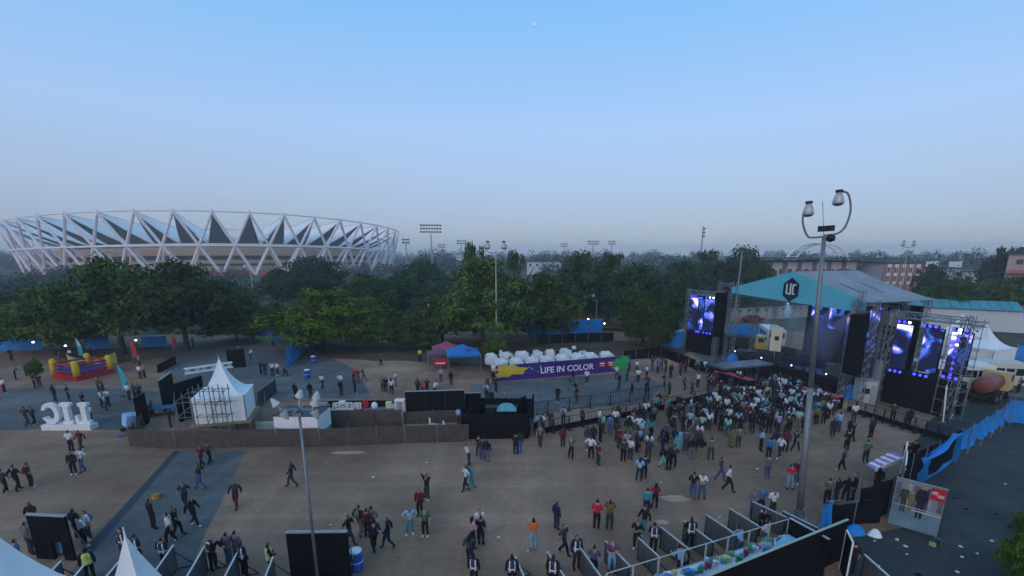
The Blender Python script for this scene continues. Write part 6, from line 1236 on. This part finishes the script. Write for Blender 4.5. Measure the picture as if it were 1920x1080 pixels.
scatter('in the loose left crowd', [(1120, 800), (1240, 765), (1310, 780), (1320, 850), (1220, 855), (1120, 842)], 40, .75, CRP)
scatter('between barriers by the catwalk', [(1240, 745), (1400, 700), (1440, 715), (1390, 738), (1255, 762)], 20, .6, CRP)
scatter('near the green banner end', [(1165, 705), (1240, 690), (1270, 720), (1215, 745), (1170, 745)], 11, .9, CRP, False)
scatter('before the purple banner', [(1010, 722), (1160, 706), (1180, 735), (1120, 752), (1020, 760)], 8, 1.2, CRP, False)
scatter('right of the dense crowd', [(1545, 800), (1620, 800), (1650, 835), (1560, 835)], 4, 1.2, CRP)
scatter('behind the left stage barriers', [(1230, 690), (1330, 690), (1330, 705), (1240, 715)], 7, .9, CRP, False)
P_('between barrier and right screens', (1701, 803, 'black', 'black', 'stand', 20), (1672, 790, 'charcoal', 'black', 'lean', 30), (1600, 790, 'white', 'charcoal', 'stand', 10))
for x_, y_, s_ in ((3.0, 4.0, 'white'), (9.0, 3.7, 'black'), (12.2, 5.4, 'white'), (6.3, 5.6, 'navy')):
    person(a + Matrix.Rotation(BRZ, 3, 'Z') @ Vector((x_, y_, .955)) if False else G(930, 716) + Matrix.Rotation(BRZ, 3, 'Z') @ Vector((x_, y_, .955)), D2(prd.uniform(0, 360)), s_, 'black', 'stand', 'on the lounge deck')
person(S(1.2, 4.1, DK+.004), D2(towards(S(1, 4))+180), 'black', 'black', 'lean', 'on the stage'); person(S(-2.2, 2.4, DK+.004), D2(260), 'black', 'charcoal', 'stand', 'on the stage')
# beyond 300 people the farthest of the dense crowd are one mass
far = sorted([r for r in PEOPLE if r[2] == 'in the dense stage crowd'], key=lambda r: -r[3].location.y)[:max(0, len(PEOPLE)-300)]
cv, cf, cm, cmats, cidx = [], [], [], [], {}
for r in far:
    Mx = r[3].matrix_basis
    for o in [r[3]] + list(r[3].children):
        m_ = o.material_slots[0].material; me = o.data
        if m_.name not in cidx: cidx[m_.name] = len(cmats); cmats.append(m_)
        k = len(cv); cv += [tuple(Mx @ v.co) for v in me.vertices]; cf += [tuple(i+k for i in p.vertices) for p in me.polygons]; cm += [cidx[m_.name]]*len(me.polygons)
    for o in list(r[3].children): bpy.data.objects.remove(o)
    bpy.data.objects.remove(r[3])
gone = set(id(r) for r in far); PEOPLE = [r for r in PEOPLE if id(r) not in gone]
if far:
    me = bpy.data.meshes.new('crowd'); me.from_pydata(cv, [], cf)
    for m_ in cmats: me.materials.append(m_)
    me.polygons.foreach_set('material_index', cm); me.polygons.foreach_set('use_smooth', [True]*len(cf)); me.update()
    o = inst(me, 'crowd'); struct(o, 'stuff'); o['label'] = 'far rows of the dense crowd pressed against the stage barriers'
# labels: look and place first, the order from the left only where nothing else tells people apart
byl = {}
for rec in PEOPLE: byl.setdefault((rec[1], rec[2], rec[4]), []).append(rec)
for (w_, pl, pz), rs_ in byl.items():
    rs_.sort(key=lambda r: r[0][0]); trs = [r[5] for r in rs_]
    for k, r in enumerate(rs_):
        full = '%s, %s, %s %s' % (w_, r[5], pz, pl); base = '%s, %s %s' % (w_, pz, pl)
        if len(set(trs)) == len(trs) and len(full.split()) <= 16: r[3]['label'] = full
        elif len(rs_) == 1: r[3]['label'] = base
        else: r[3]['label'] = base + ', %s from left' % ORD[k]
